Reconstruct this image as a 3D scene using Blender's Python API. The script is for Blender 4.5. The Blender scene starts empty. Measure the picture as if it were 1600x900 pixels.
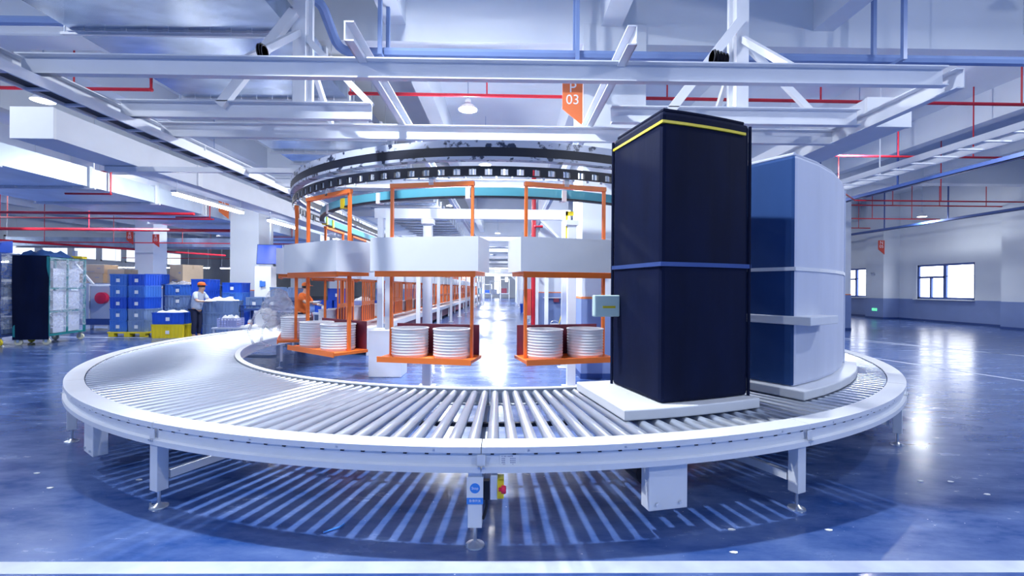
import bpy, math, random
from mathutils import Vector, Matrix

random.seed(7)
sc = bpy.context.scene
COL = sc.collection
PI = math.pi
sin, cos = math.sin, math.cos
R = math.radians

# ------------------------------------------------------------------ camera, world, light, exposure
CAM_Z = 1.65
cam = bpy.data.cameras.new('camera')
cam.sensor_width = 36.0
cam.lens = 711.0 / 1600 * 36.0
cam.clip_start = 0.05
cam.clip_end = 400
cam_o = bpy.data.objects.new('camera', cam)
COL.objects.link(cam_o)
cam_o.matrix_world = (Matrix.Translation((0, 0, CAM_Z)) @ Matrix.Rotation(-0.014, 4, 'Z')
                      @ Matrix.Rotation(PI / 2, 4, 'X') @ Matrix.Rotation(0.0071, 4, 'Z'))
sc.camera = cam_o

w = bpy.data.worlds.new('world')
sc.world = w
w.use_nodes = True
bg = w.node_tree.nodes['Background']
bg.inputs['Color'].default_value = (0.32, 0.52, 1.0, 1)
bg.inputs['Strength'].default_value = 0.52

sc.view_settings.view_transform = 'Standard'
sc.view_settings.look = 'None'
sc.view_settings.gamma = 1.0
sc.view_settings.use_curve_mapping = False
sc.view_settings.exposure = 0.08
sc.cycles.use_denoising = True
sc.cycles.max_bounces = 6
sc.cycles.diffuse_bounces = 4
sc.cycles.glossy_bounces = 4
sc.cycles.transparent_max_bounces = 10
sc.cycles.sample_clamp_indirect = 6.0
sc.cycles.caustics_reflective = False
sc.cycles.caustics_refractive = False

LAMP_COL = (0.90, 0.95, 1.0)
LAMP_W = 420.0            # each high-bay lamp
STRIP_EMIT = 24.0          # fluorescent tubes
KEY_W = 820.0             # high-bay right above the near side of the turntable

# ------------------------------------------------------------------ materials
def srgb(h):
    h = h.lstrip('#')
    c = [int(h[i:i + 2], 16) / 255 for i in (0, 2, 4)]
    return tuple(x / 12.92 if x <= 0.04045 else ((x + 0.055) / 1.055) ** 2.4 for x in c) + (1,)

def mat(name, col, rough=0.5, metal=0.0, noise=0.0, scale=6.0, emit=None, strength=0.0, alpha=1.0, bump=0.0,
        stretch=None, spec=0.5, trans=0.0):
    m = bpy.data.materials.new(name)
    m.use_nodes = True
    nt = m.node_tree
    b = nt.nodes['Principled BSDF']
    c = srgb(col) if isinstance(col, str) else tuple(col) + (1,)
    b.inputs['Base Color'].default_value = c
    b.inputs['Roughness'].default_value = rough
    b.inputs['Metallic'].default_value = metal
    b.inputs['Specular IOR Level'].default_value = spec
    if trans:
        b.inputs['Transmission Weight'].default_value = trans
    if alpha < 1:
        b.inputs['Alpha'].default_value = alpha
    if emit:
        b.inputs['Emission Color'].default_value = srgb(emit) if isinstance(emit, str) else tuple(emit) + (1,)
        b.inputs['Emission Strength'].default_value = strength
    if noise or bump:
        tc = nt.nodes.new('ShaderNodeTexCoord')
        mp = nt.nodes.new('ShaderNodeMapping')
        if stretch:
            mp.inputs['Scale'].default_value = stretch
        nz = nt.nodes.new('ShaderNodeTexNoise')
        nz.inputs['Scale'].default_value = scale
        nz.inputs['Detail'].default_value = 4
        nt.links.new(tc.outputs['Object'], mp.inputs['Vector'])
        nt.links.new(mp.outputs['Vector'], nz.inputs['Vector'])
        if noise:
            rp = nt.nodes.new('ShaderNodeValToRGB')
            rp.color_ramp.elements[0].position = 0.3
            rp.color_ramp.elements[1].position = 0.7
            rp.color_ramp.elements[0].color = tuple(x * (1 - noise) for x in c[:3]) + (1,)
            rp.color_ramp.elements[1].color = tuple(min(1, x * (1 + noise * 0.5)) for x in c[:3]) + (1,)
            nt.links.new(nz.outputs['Fac'], rp.inputs['Fac'])
            nt.links.new(rp.outputs['Color'], b.inputs['Base Color'])
        if bump:
            bp = nt.nodes.new('ShaderNodeBump')
            bp.inputs['Strength'].default_value = bump
            bp.inputs['Distance'].default_value = 0.03
            nt.links.new(nz.outputs['Fac'], bp.inputs['Height'])
            nt.links.new(bp.outputs['Normal'], b.inputs['Normal'])
    return m

M = {}
M['wall'] = mat('wall_paint', (0.76, 0.80, 0.86), 0.7, noise=0.04, scale=0.7)
M['ceil'] = mat('ceiling_paint', (0.82, 0.86, 0.92), 0.8, noise=0.05, scale=0.6)
M['wains'] = mat('grey_blue_wainscot', (0.22, 0.30, 0.55), 0.45, noise=0.06, scale=1.2)
M['skirt'] = mat('dark_blue_skirting', (0.03, 0.07, 0.25), 0.4)
M['orange_line'] = mat('orange_line_paint', (0.85, 0.25, 0.08), 0.5)
M['galv_soft'] = mat('dull_galvanised_sheet', (0.62, 0.70, 0.82), 0.45, metal=0.45, noise=0.12, scale=1.3)
M['white'] = mat('white_powder_coat', (0.80, 0.82, 0.87), 0.38, noise=0.03, scale=3)
M['white_rough'] = mat('white_painted_steel', (0.74, 0.77, 0.85), 0.5, noise=0.05, scale=2)
M['galv'] = mat('galvanised_sheet', (0.60, 0.70, 0.86), 0.25, metal=0.95, noise=0.3, scale=1.3, stretch=(1.0, 2.2, 1.0))
M['zinc'] = mat('zinc_plate', (0.72, 0.75, 0.80), 0.28, metal=0.9)
M['roller'] = mat('zinc_roller', (0.58, 0.63, 0.72), 0.34, metal=0.75)
M['orange'] = mat('orange_enamel', (0.92, 0.20, 0.03), 0.4)
M['red'] = mat('red_pipe_paint', (0.62, 0.02, 0.04), 0.4)
M['redsign'] = mat('red_sign_face', (0.70, 0.08, 0.05), 0.5)
M['orsign'] = mat('orange_sign_face', (0.86, 0.20, 0.06), 0.5)
M['letter'] = mat('white_lettering', (0.9, 0.9, 0.92), 0.5)
M['black'] = mat('black_rubber', (0.006, 0.008, 0.02), 0.5)
M['navy'] = mat('navy_canvas', (0.002, 0.006, 0.032), 0.75, spec=0.15, noise=0.3, scale=4, bump=0.25, stretch=(1, 1, 0.3))
M['blue_and_shade_canvas'] = mat('blue_and_shade_canvas', (0.02, 0.065, 0.21), 0.7, spec=0.2, noise=0.15, scale=2, bump=0.2, stretch=(1, 1, 0.3))  # blue folded cloth; also shade coloured onto the pale cage's side faces
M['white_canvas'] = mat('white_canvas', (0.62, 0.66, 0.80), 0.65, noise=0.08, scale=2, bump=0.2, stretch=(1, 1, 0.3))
M['pipe_blue'] = mat('grey_blue_pipe', (0.20, 0.29, 0.55), 0.4)
M['tray_blue'] = mat('dark_blue_steel', (0.05, 0.10, 0.32), 0.4, metal=0.3)
M['teal'] = mat('teal_rail', (0.10, 0.40, 0.52), 0.4)
M['yellow'] = mat('yellow_plastic', (0.85, 0.66, 0.02), 0.45)
M['tote_blue'] = mat('blue_tote_plastic', (0.02, 0.10, 0.62), 0.4, noise=0.08, scale=3)
M['tote_mid'] = mat('faded_blue_tote_plastic', (0.06, 0.20, 0.66), 0.45, noise=0.08, scale=3)
M['tote_grey'] = mat('grey_tote_plastic', (0.20, 0.30, 0.52), 0.5, noise=0.08, scale=3)
M['tote_pale'] = mat('pale_lilac_plastic', (0.45, 0.50, 0.85), 0.5)
M['paper'] = mat('white_paper', (0.85, 0.86, 0.88), 0.7)
M['card'] = mat('brown_cardboard', (0.55, 0.42, 0.30), 0.8, noise=0.08, scale=3)
M['green'] = mat('green_frame_paint', (0.02, 0.24, 0.26), 0.4, metal=0.2)
M['mint'] = mat('pale_green_card', (0.62, 0.80, 0.76), 0.6)
M['skin'] = mat('skin', (0.62, 0.38, 0.27), 0.55)
M['hair'] = mat('black_hair', (0.01, 0.01, 0.015), 0.6)
M['shirt'] = mat('pale_blue_grey_cloth', (0.55, 0.62, 0.75), 0.8, noise=0.1, scale=8)
M['trouser'] = mat('dark_trousers', (0.01, 0.015, 0.05), 0.8)
M['orange_cloth'] = mat('orange_cloth', (0.85, 0.17, 0.03), 0.8)
M['glove'] = mat('white_glove', (0.8, 0.8, 0.82), 0.8)
M['screen'] = mat('blue_screen', (0.02, 0.06, 0.5), 0.2, emit=(0.03, 0.12, 0.9), strength=0.6)
M['lcd'] = mat('pale_lcd', (0.6, 0.7, 0.8), 0.2, emit=(0.7, 0.8, 0.95), strength=0.5)
M['lamp_on'] = mat('lit_lamp', (1, 1, 1), 0.5, emit=(1, 1, 1), strength=14.0)
M['strip_on'] = mat('lit_tube', (1, 1, 1), 0.5, emit=(0.97, 0.98, 1), strength=STRIP_EMIT)
M['day'] = mat('daylit_window_pane', (1, 1, 1), 0.2, emit=(0.93, 0.96, 1), strength=4.2)
M['day_far'] = mat('far_daylit_pane', (1, 1, 1), 0.2, emit=(0.93, 0.96, 1), strength=2.2)
M['day_soft'] = mat('frosted_high_pane', (0.8, 0.85, 0.9), 0.4, emit=(0.85, 0.92, 1), strength=1.0)
M['tape'] = mat('worn_white_tape', (0.52, 0.57, 0.72), 0.45, noise=0.15, scale=5)
M['far_building'] = mat('pale_building_outside', (0.7, 0.72, 0.75), 0.8, emit=(0.75, 0.8, 0.85), strength=0.9)
M['exit'] = mat('green_exit_sign', (0.02, 0.35, 0.12), 0.4, emit=(0.15, 0.9, 0.45), strength=1.2)
M['dark_red'] = mat('dark_red_steel', (0.20, 0.03, 0.06), 0.5)
M['machine'] = mat('machine_grey', (0.55, 0.60, 0.72), 0.5)
M['sticker_blue'] = mat('sticker_blue', (0.05, 0.27, 0.80), 0.5)
M['ink'] = mat('dark_ink', (0.05, 0.06, 0.15), 0.6)
M['ink_grey'] = mat('grey_ink', (0.25, 0.27, 0.42), 0.6)
M['button_red'] = mat('red_button', (0.80, 0.02, 0.08), 0.35)
M['switch_grey'] = mat('switch_box_grey', (0.62, 0.66, 0.75), 0.45)

def clear_wrap(name, alpha, tint=(0.75, 0.82, 0.95)):
    m = bpy.data.materials.new(name)
    m.use_nodes = True
    nt = m.node_tree
    b = nt.nodes['Principled BSDF']
    b.inputs['Base Color'].default_value = tint + (1,)
    b.inputs['Roughness'].default_value = 0.12
    tc = nt.nodes.new('ShaderNodeTexCoord')
    mp = nt.nodes.new('ShaderNodeMapping')
    mp.inputs['Scale'].default_value = (1, 1, 1.6)
    nz = nt.nodes.new('ShaderNodeTexNoise')
    nz.inputs['Scale'].default_value = 4.0
    nz.inputs['Detail'].default_value = 5
    nz.inputs['Distortion'].default_value = 1.5
    rp = nt.nodes.new('ShaderNodeMapRange')
    rp.inputs['From Min'].default_value = 0.35
    rp.inputs['From Max'].default_value = 0.7
    rp.inputs['To Min'].default_value = alpha * 0.4
    rp.inputs['To Max'].default_value = alpha * 1.5
    bp = nt.nodes.new('ShaderNodeBump')
    bp.inputs['Strength'].default_value = 0.9
    bp.inputs['Distance'].default_value = 0.08
    nt.links.new(tc.outputs['Object'], mp.inputs['Vector'])
    nt.links.new(mp.outputs['Vector'], nz.inputs['Vector'])
    nt.links.new(nz.outputs['Fac'], rp.inputs['Value'])
    nt.links.new(rp.outputs['Result'], b.inputs['Alpha'])
    nt.links.new(nz.outputs['Fac'], bp.inputs['Height'])
    nt.links.new(bp.outputs['Normal'], b.inputs['Normal'])
    return m
M['wrap'] = clear_wrap('clear_plastic_wrap', 0.32)
M['bag'] = clear_wrap('milky_plastic_bag', 0.42, (0.8, 0.82, 0.9))

def floor_material():
    m = bpy.data.materials.new('blue_epoxy_floor')
    m.use_nodes = True
    nt = m.node_tree
    b = nt.nodes['Principled BSDF']
    tc = nt.nodes.new('ShaderNodeTexCoord')
    mp = nt.nodes.new('ShaderNodeMapping')
    mp.inputs['Scale'].default_value = (0.8, 2.0, 1)
    mp.inputs['Rotation'].default_value = (0, 0, 0.35)
    nz = nt.nodes.new('ShaderNodeTexNoise')
    nz.inputs['Scale'].default_value = 1.6
    nz.inputs['Detail'].default_value = 8
    nz.inputs['Roughness'].default_value = 0.65
    rp = nt.nodes.new('ShaderNodeValToRGB')
    rp.color_ramp.elements[0].position = 0.32
    rp.color_ramp.elements[1].position = 0.72
    rp.color_ramp.elements[0].color = (0.012, 0.052, 0.22, 1)
    rp.color_ramp.elements[1].color = (0.12, 0.185, 0.40, 1)
    nz2 = nt.nodes.new('ShaderNodeTexNoise')
    nz2.inputs['Scale'].default_value = 38.0
    nz2.inputs['Detail'].default_value = 3
    sp = nt.nodes.new('ShaderNodeValToRGB')          # pale specks of grit
    sp.color_ramp.elements[0].position = 0.735
    sp.color_ramp.elements[1].position = 0.76
    mx = nt.nodes.new('ShaderNodeMixRGB')
    mx.inputs[2].default_value = (0.5, 0.55, 0.75, 1)
    rr = nt.nodes.new('ShaderNodeMapRange')
    rr.inputs['From Min'].default_value = 0.3
    rr.inputs['From Max'].default_value = 0.7
    rr.inputs['To Min'].default_value = 0.14
    rr.inputs['To Max'].default_value = 0.30
    bp = nt.nodes.new('ShaderNodeBump')
    bp.inputs['Strength'].default_value = 0.06
    bp.inputs['Distance'].default_value = 0.02
    L = nt.links.new
    L(tc.outputs['Object'], mp.inputs['Vector'])
    L(mp.outputs['Vector'], nz.inputs['Vector'])
    L(tc.outputs['Object'], nz2.inputs['Vector'])
    L(nz.outputs['Fac'], rp.inputs['Fac'])
    L(nz2.outputs['Fac'], sp.inputs['Fac'])
    L(rp.outputs['Color'], mx.inputs[1])
    L(sp.outputs['Color'], mx.inputs[0])
    L(mx.outputs['Color'], b.inputs['Base Color'])
    L(nz.outputs['Fac'], rr.inputs['Value'])
    L(rr.outputs['Result'], b.inputs['Roughness'])
    L(nz.outputs['Fac'], bp.inputs['Height'])
    L(bp.outputs['Normal'], b.inputs['Normal'])
    return m
M['floor'] = floor_material()

def track_material():
    m = bpy.data.materials.new('scuffed_track_paint')     # white track with worn black grease band
    m.use_nodes = True
    nt = m.node_tree
    b = nt.nodes['Principled BSDF']
    b.inputs['Roughness'].default_value = 0.35
    tc = nt.nodes.new('ShaderNodeTexCoord')
    nz = nt.nodes.new('ShaderNodeTexNoise')
    nz.inputs['Scale'].default_value = 9.0
    nz.inputs['Detail'].default_value = 6
    rp = nt.nodes.new('ShaderNodeValToRGB')
    rp.color_ramp.elements[0].position = 0.40
    rp.color_ramp.elements[0].color = (0.02, 0.03, 0.07, 1)
    rp.color_ramp.elements[1].position = 0.46
    rp.color_ramp.elements[1].color = (0.5, 0.54, 0.66, 1)
    nt.links.new(tc.outputs['Object'], nz.inputs['Vector'])
    nt.links.new(nz.outputs['Fac'], rp.inputs['Fac'])
    nt.links.new(rp.outputs['Color'], b.inputs['Base Color'])
    return m
M['track'] = track_material()

# ------------------------------------------------------------------ mesh builder and object helpers
class MB:
    def __init__(s):
        s.v, s.f, s.mi, s.sm = [], [], [], []
    def add(s, verts, faces, mi=0, smooth=False):
        n = len(s.v)
        s.v.extend([tuple(p) for p in verts])
        for f in faces:
            s.f.append(tuple(i + n for i in f)); s.mi.append(mi); s.sm.append(smooth)
        return s
    def box(s, c, d, rot=0.0, mi=0, m=None):
        x, y, z = d[0] / 2, d[1] / 2, d[2] / 2
        p = [Vector((a, b, e)) for e in (-z, z) for a, b in ((-x, -y), (x, -y), (x, y), (-x, y))]
        if m is None:
            m = Matrix.Rotation(rot, 3, 'Z')
        p = [m @ q + Vector(c) for q in p]
        return s.add(p, [(3, 2, 1, 0), (4, 5, 6, 7), (0, 1, 5, 4), (1, 2, 6, 5), (2, 3, 7, 6), (3, 0, 4, 7)], mi)
    def bb(s, x0, x1, y0, y1, z0, z1, mi=0):
        return s.box(((x0 + x1) / 2, (y0 + y1) / 2, (z0 + z1) / 2), (abs(x1 - x0), abs(y1 - y0), abs(z1 - z0)), 0, mi)
    def bar(s, a, b, wd, ht, mi=0, up=(0, 0, 1)):
        a, b = Vector(a), Vector(b)
        d = (b - a); L = d.length; d.normalize()
        u = Vector(up)
        if abs(d.dot(u)) > 0.98:
            u = Vector((0, 1, 0))
        sd = d.cross(u).normalized(); u = sd.cross(d).normalized()
        m = Matrix((sd, d, u)).transposed()
        return s.box((a + b) / 2, (wd, L, ht), 0, mi, m)
    def tube(s, a, b, r0, r1=None, n=10, mi=0, caps=True):
        r1 = r0 if r1 is None else r1
        a, b = Vector(a), Vector(b)
        d = (b - a).normalized()
        u = Vector((0, 0, 1)) if abs(d.z) < 0.95 else Vector((1, 0, 0))
        e = d.cross(u).normalized(); g = e.cross(d)
        p = [a + (e * cos(2 * PI * i / n) + g * sin(2 * PI * i / n)) * r0 for i in range(n)]
        p += [b + (e * cos(2 * PI * i / n) + g * sin(2 * PI * i / n)) * r1 for i in range(n)]
        k = len(s.v)
        s.add(p, [(i, (i + 1) % n, n + (i + 1) % n, n + i) for i in range(n)], mi, True)
        if caps:
            s.v_cap(k, n, mi)
        return s
    def v_cap(s, k, n, mi):
        s.f.append(tuple(k + i for i in range(n))[::-1]); s.mi.append(mi); s.sm.append(False)
        s.f.append(tuple(k + n + i for i in range(n))); s.mi.append(mi); s.sm.append(False)
    def path(s, pts, r, n=8, mi=0):
        pts = [Vector(p) for p in pts]
        k = len(s.v); rings = []
        e = None
        for i, p in enumerate(pts):
            d = ((pts[min(i + 1, len(pts) - 1)] - pts[max(i - 1, 0)])).normalized()
            if e is None:
                u = Vector((0, 0, 1)) if abs(d.z) < 0.9 else Vector((1, 0, 0))
                e = d.cross(u).normalized()
            e = (e - d * e.dot(d)).normalized()
            g = e.cross(d)
            t = 1.0
            if 0 < i < len(pts) - 1:
                a = (pts[i] - pts[i - 1]).normalized(); t = 1 / max(0.5, a.dot(d))
            rings.append([p + (e * cos(2 * PI * j / n) + g * sin(2 * PI * j / n)) * r * (t if n < 0 else 1) for j in range(n)])
        vs = [q for rg in rings for q in rg]
        fs = []
        for i in range(len(rings) - 1):
            for j in range(n):
                fs.append((i * n + j, i * n + (j + 1) % n, (i + 1) * n + (j + 1) % n, (i + 1) * n + j))
        s.add(vs, fs, mi, True)
        m = (len(rings) - 1) * n
        s.f.append(tuple(k + j for j in range(n))[::-1]); s.mi.append(mi); s.sm.append(False)
        s.f.append(tuple(k + m + j for j in range(n))); s.mi.append(mi); s.sm.append(False)
        return s
    def lathe(s, prof, c=(0, 0, 0), n=20, mi=0, smooth=True, axis='Z'):
        vs, fs = [], []
        for r, z in prof:
            for i in range(n):
                a = 2 * PI * i / n
                p = (r * cos(a), r * sin(a), z)
                if axis == 'X': p = (z, p[0], p[1])
                if axis == 'Y': p = (p[0], z, p[1])
                vs.append((p[0] + c[0], p[1] + c[1], p[2] + c[2]))
        for k in range(len(prof) - 1):
            for i in range(n):
                fs.append((k * n + i, k * n + (i + 1) % n, (k + 1) * n + (i + 1) % n, (k + 1) * n + i))
        k0 = len(s.v)
        s.add(vs, fs, mi, smooth)
        if prof[0][0] > 1e-6:
            s.f.append(tuple(k0 + i for i in range(n))[::-1]); s.mi.append(mi); s.sm.append(False)
        if prof[-1][0] > 1e-6:
            q = k0 + (len(prof) - 1) * n
            s.f.append(tuple(q + i for i in range(n))); s.mi.append(mi); s.sm.append(False)
        return s
    def prism(s, pts, z0, z1, mi=0):
        n = len(pts)
        vs = [(p[0], p[1], z0) for p in pts] + [(p[0], p[1], z1) for p in pts]
        fs = [tuple(range(n))[::-1], tuple(range(n, 2 * n))]
        fs += [(i, (i + 1) % n, n + (i + 1) % n, n + i) for i in range(n)]
        return s.add(vs, fs, mi)
    def sweep(s, prof, pts, mi=0, smooth=True):
        """closed profile (offset to the left of travel, height) swept along pts [(pos, left-vector)]"""
        m = len(prof); vs, fs = [], []
        for p, l in pts:
            for a, z in prof:
                vs.append((p[0] + l[0] * a, p[1] + l[1] * a, p[2] + z))
        N = len(pts)
        for i in range(N - 1):
            for j in range(m):
                fs.append((i * m + j, (i + 1) * m + j, (i + 1) * m + (j + 1) % m, i * m + (j + 1) % m))
        fs.append(tuple(range(m)))
        fs.append(tuple((N - 1) * m + j for j in range(m))[::-1])
        return s.add(vs, fs, mi, smooth)
    def build(s, name, m, parent=None, loc=(0, 0, 0), rotz=0.0, bevel=0.0, fix=True):
        me = bpy.data.meshes.new(name)
        me.from_pydata(s.v, [], s.f)
        for x in (m if isinstance(m, (list, tuple)) else [m]):
            me.materials.append(x)
        me.polygons.foreach_set('material_index', s.mi)
        me.polygons.foreach_set('use_smooth', s.sm)
        if fix:
            import bmesh
            bm = bmesh.new(); bm.from_mesh(me)
            bmesh.ops.recalc_face_normals(bm, faces=bm.faces)
            bm.to_mesh(me); bm.free()
        if any(s.sm):
            me.set_sharp_from_angle(angle=R(38))
        o = bpy.data.objects.new(name, me)
        COL.objects.link(o)
        o.location = loc; o.rotation_euler = (0, 0, rotz)
        if parent: o.parent = parent
        if bevel:
            b = o.modifiers.new('bevel', 'BEVEL'); b.width = bevel; b.segments = 2; b.limit_method = 'ANGLE'
        return o

def tag(o, label, cat, group=None):
    o['label'] = label; o['category'] = cat
    if group: o['group'] = group
    return o
def empty(name, loc, rotz=0.0, parent=None):
    o = bpy.data.objects.new(name, None)
    COL.objects.link(o); o.location = loc; o.rotation_euler = (0, 0, rotz)
    o.empty_display_size = 0.1
    if parent: o.parent = parent
    return o
def thing(name, label, cat, loc=(0, 0, 0), rotz=0.0, group=None):
    return tag(empty(name, loc, rotz), label, cat, group)
def struct(name, mb, m, loc=(0, 0, 0), rotz=0.0):
    o = mb.build(name, m, None, loc, rotz); o['kind'] = 'structure'; return o
KIDS = {}
def copy_tree(o, loc=None, rotz=None, label=None, group=None, parent=None):
    c = o.copy(); COL.objects.link(c)
    if parent: c.parent = parent
    for ch in list(o.children): copy_tree(ch, parent=c)
    if loc is not None: c.location = loc
    if rotz is not None: c.rotation_euler = (0, 0, rotz)
    if label: c['label'] = label
    if group: c['group'] = group
    return c
def text(name, s, size, m, parent, loc, rot, align='CENTER', ext=0.001):
    cu = bpy.data.curves.new(name, 'FONT')
    cu.body = s; cu.size = size; cu.align_x = align; cu.align_y = 'CENTER'; cu.extrude = ext
    cu.materials.append(m)
    o = bpy.data.objects.new(name, cu); COL.objects.link(o)
    o.location = loc; o.rotation_euler = rot; o.parent = parent
    bpy.context.view_layer.update()
    me = bpy.data.meshes.new_from_object(o.evaluated_get(bpy.context.evaluated_depsgraph_get()))
    bpy.data.objects.remove(o)
    me.materials.clear(); me.materials.append(m)
    o = bpy.data.objects.new(name, me); COL.objects.link(o)
    o.location = loc; o.rotation_euler = rot; o.parent = parent
    return o
def cw(X, Y, Z=0.0):      # camera-heading coordinates to building coordinates
    return (X * 0.9999 + Y * 0.014, -0.014 * X + Y * 0.9999, Z)
ORD = ('first second third fourth fifth sixth seventh eighth ninth tenth eleventh twelfth thirteenth fourteenth fifteenth sixteenth '
       'seventeenth eighteenth nineteenth twentieth').split()
def ordn(i):
    if i < 20: return ORD[i]
    if i % 10 == 9: return ('thirtieth', 'fortieth')[i // 10 - 2]
    return ('twenty', 'thirty', 'forty')[i // 10 - 2] + '-' + ORD[i % 10]

CX, CY = -0.156, 8.884                 # centre of the turn
def ring(r, deg, z=0.0):
    deg -= .8
    return (CX + r * sin(R(deg)), CY - r * cos(R(deg)), z)

# ------------------------------------------------------------------ the setting
CEIL = 7.3
XW, YB, XL, YF = 22.95, 78.0, -36.0, -6.0
struct('floor', MB().bb(XL, XW + 1, YF, YB + 1, -0.2, 0), M['floor'])
struct('ceiling', MB().bb(XL, XW + 1, -4, YB + 1, CEIL, CEIL + 0.3), M['ceil'])

# right wall with window openings
WIN = [(21.95, 25.1), (27.9, 31.2), (36.0, 39.2), (14.8, 18.0)]
WZ0, WZ1 = 1.22, 3.08
def wall_right():
    mb = MB()
    ys = sorted(WIN)
    cur = 2.0
    for a, b in ys:
        mb.bb(XW, XW + 0.3, cur, a, 0, CEIL)
        mb.bb(XW, XW + 0.3, a, b, 0, WZ0)
        mb.bb(XW, XW + 0.3, a, b, WZ1, CEIL)
        cur = b
    mb.bb(XW, XW + 0.3, cur, YB, 0, CEIL)
    return struct('wall_right', mb, M['wall'])
wall_right()
mb = MB()
mb.bb(XW - 0.012, XW, 2.0, YB, 0.1, 1.2)
struct('trim_1', mb, M['wains'])
struct('baseboard_right', MB().bb(XW - 0.022, XW, 2.0, YB, 0, 0.1), M['skirt'])
PIERS = [(26.2, 27.5), (18.8, 19.9), (34.0, 35.2), (42.0, 43.2), (10.5, 11.7)]
for i, (a, b) in enumerate(PIERS):
    t = struct('column_right_%d' % (i + 1), MB().bb(XW - 0.95, XW, a, b, 0, CEIL), M['wall'])
    MB().bb(XW - 0.962, XW, a - 0.012, b + 0.012, 0.1, 1.2).build('wainscot', M['wains'], t)
    MB().bb(XW - 0.972, XW, a - 0.022, b + 0.022, 0, 0.1).build('skirting', M['skirt'], t)
def window(i, a, b):
    t = empty('window_%d' % i, (XW + 0.1, (a + b) / 2, WZ0)); t['kind'] = 'structure'
    L = b - a; H = WZ1 - WZ0
    f = MB()
    fr = 0.10
    f.bb(-.04, .04, -L / 2, -L / 2 + fr, 0, H).bb(-.04, .04, L / 2 - fr, L / 2, 0, H)
    f.bb(-.04, .04, -L / 2, L / 2, 0, fr).bb(-.04, .04, -L / 2, L / 2, H - fr, H)
    f.bb(-.05, .05, -.08, .08, 0, H)
    f.bb(-.05, .05, 0, L / 2, H * .60, H * .60 + .11)
    f.bb(-.05, .05, L / 4 - .05, L / 4 + .05, 0, H * .6)
    f.bb(-.035, .035, -L / 2, 0, H * .64, H * .64 + .03)
    f.build('window_frame', M['tray_blue'], t)
    MB().bb(.045, .055, -L / 2 + .01, L / 2 - .01, .01, H - .01).build('window_pane', M['day'], t)
    MB().bb(-.28, .0, -L / 2 - .05, L / 2 + .05, -.06, -.005).build('window_sill', M['white'], t)
for i, (a, b) in enumerate(WIN): window(i + 1, a, b)

# back wall with bright doorway windows, left wall with high windows
mb = MB().bb(XL, XW, YB, YB + .3, 0, CEIL)
struct('wall_back', mb, M['wall'])
for i, (x0, x1, z0, z1) in enumerate([(-7.6, -5.0, 1.6, 4.0), (-2.0, -0.8, 0.6, 5.2), (-0.2, 0.5, 2.6, 3.6)]):
    t = empty('window_%d' % (i + 5), ((x0 + x1) / 2, YB - .03, z0)); t['kind'] = 'structure'
    W, H = x1 - x0, z1 - z0
    MB().bb(-W / 2 + .05, W / 2 - .05, -.02, .02, .05, H - .05).build('window_pane', M['day_far'], t)
    f = MB().bb(-W / 2, -W / 2 + .1, -.05, .03, 0, H).bb(W / 2 - .1, W / 2, -.05, .03, 0, H).bb(-W / 2, W / 2, -.05, .03, 0, .1).bb(-W / 2, W / 2, -.05, .03, H - .1, H)
    f.build('window_frame', M['white'], t)
struct('wall_left', MB().bb(XL - .3, XL, 14, YB, 0, CEIL), M['wall'])
for i in range(9):
    y = 29 + i * 2.6
    t = empty('window_%d' % (i + 8), (XL + .02, y, 3.9)); t['kind'] = 'structure'
    MB().bb(0, .03, -1.0, 1.0, 0, 1.2).build('window_pane', M['day_soft'], t)
    MB().bb(0, .06, -1.1, -1.0, -.1, 1.3).bb(0, .06, 1.0, 1.1, -.1, 1.3).bb(0, .06, -1.1, 1.1, -.1, 0).bb(0, .06, -1.1, 1.1, 1.2, 1.3).build('window_frame', M['white'], t)

# girders across (X) and beams along (Y)
GY = [8.35, 18.75, 29.1, 39.5, 49.9, 60.3, 70.7]
for i, y in enumerate(GY):
    struct('beam_cross_%d' % (i + 1), MB().bb(XL, XW, y, y + .5, 6.15, CEIL), M['ceil'])
for i, x in enumerate([-33.6, -29.7, -25.8, -21.8, -17.9, -13.9, -9.98, -6.0, -2.05, 1.9, 5.85, 9.8, 13.7, 17.6]):
    struct('beam_long_%d' % (i + 1), MB().bb(x - .19, x + .19, 1.6, YB, 6.45, CEIL), M['ceil'])
# columns
def column(i, x, y, wd=1.15, base=True):
    t = struct('column_%d' % i, MB().bb(x - wd / 2, x + wd / 2, y, y + wd, 0, 6.5), M['wall'])
    MB().bb(x - wd / 2 - .012, x + wd / 2 + .012, y - .012, y + wd + .012, .1, 1.46).build('wainscot', M['wains'], t)
    MB().bb(x - wd / 2 - .015, x + wd / 2 + .015, y - .015, y + wd + .015, 1.46, 1.50).build('orange_line', M['orange_line'], t)
    MB().bb(x - wd / 2 - .022, x + wd / 2 + .022, y - .022, y + wd + .022, 0, .1).build('skirting', M['skirt'], t)
    return t
CI = 1
for x in (-22.8, -10.6, 1.97, 13.68):
    for y in (8.3, 18.6, 29.0, 39.4, 49.8, 60.2):
        if x < 0 and y < 10: continue
        column(CI, x, y); CI += 1

# floor tape and lane lines
struct('trim_2', MB().bb(-8, 8, 2.63, 2.745, 0, .002), M['tape'])
def lane(n, a, b, wd):
    mb = MB(); mb.bar((a[0], a[1], .001), (b[0], b[1], .001), wd, .002); struct('trim_%d' % n, mb, M['tape'])
lane(3, cw(10.5, 16.3), cw(10.5 + 3.2, 10.8), .08)
lane(3, cw(11.4, 15.8), cw(13.4, 11.0), .09)
lane(4, cw(8.6, 12.2), cw(9.6, 7.9), .08)
lane(5, cw(-9.5, 14.3), cw(-16, 14.4), .08)

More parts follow.
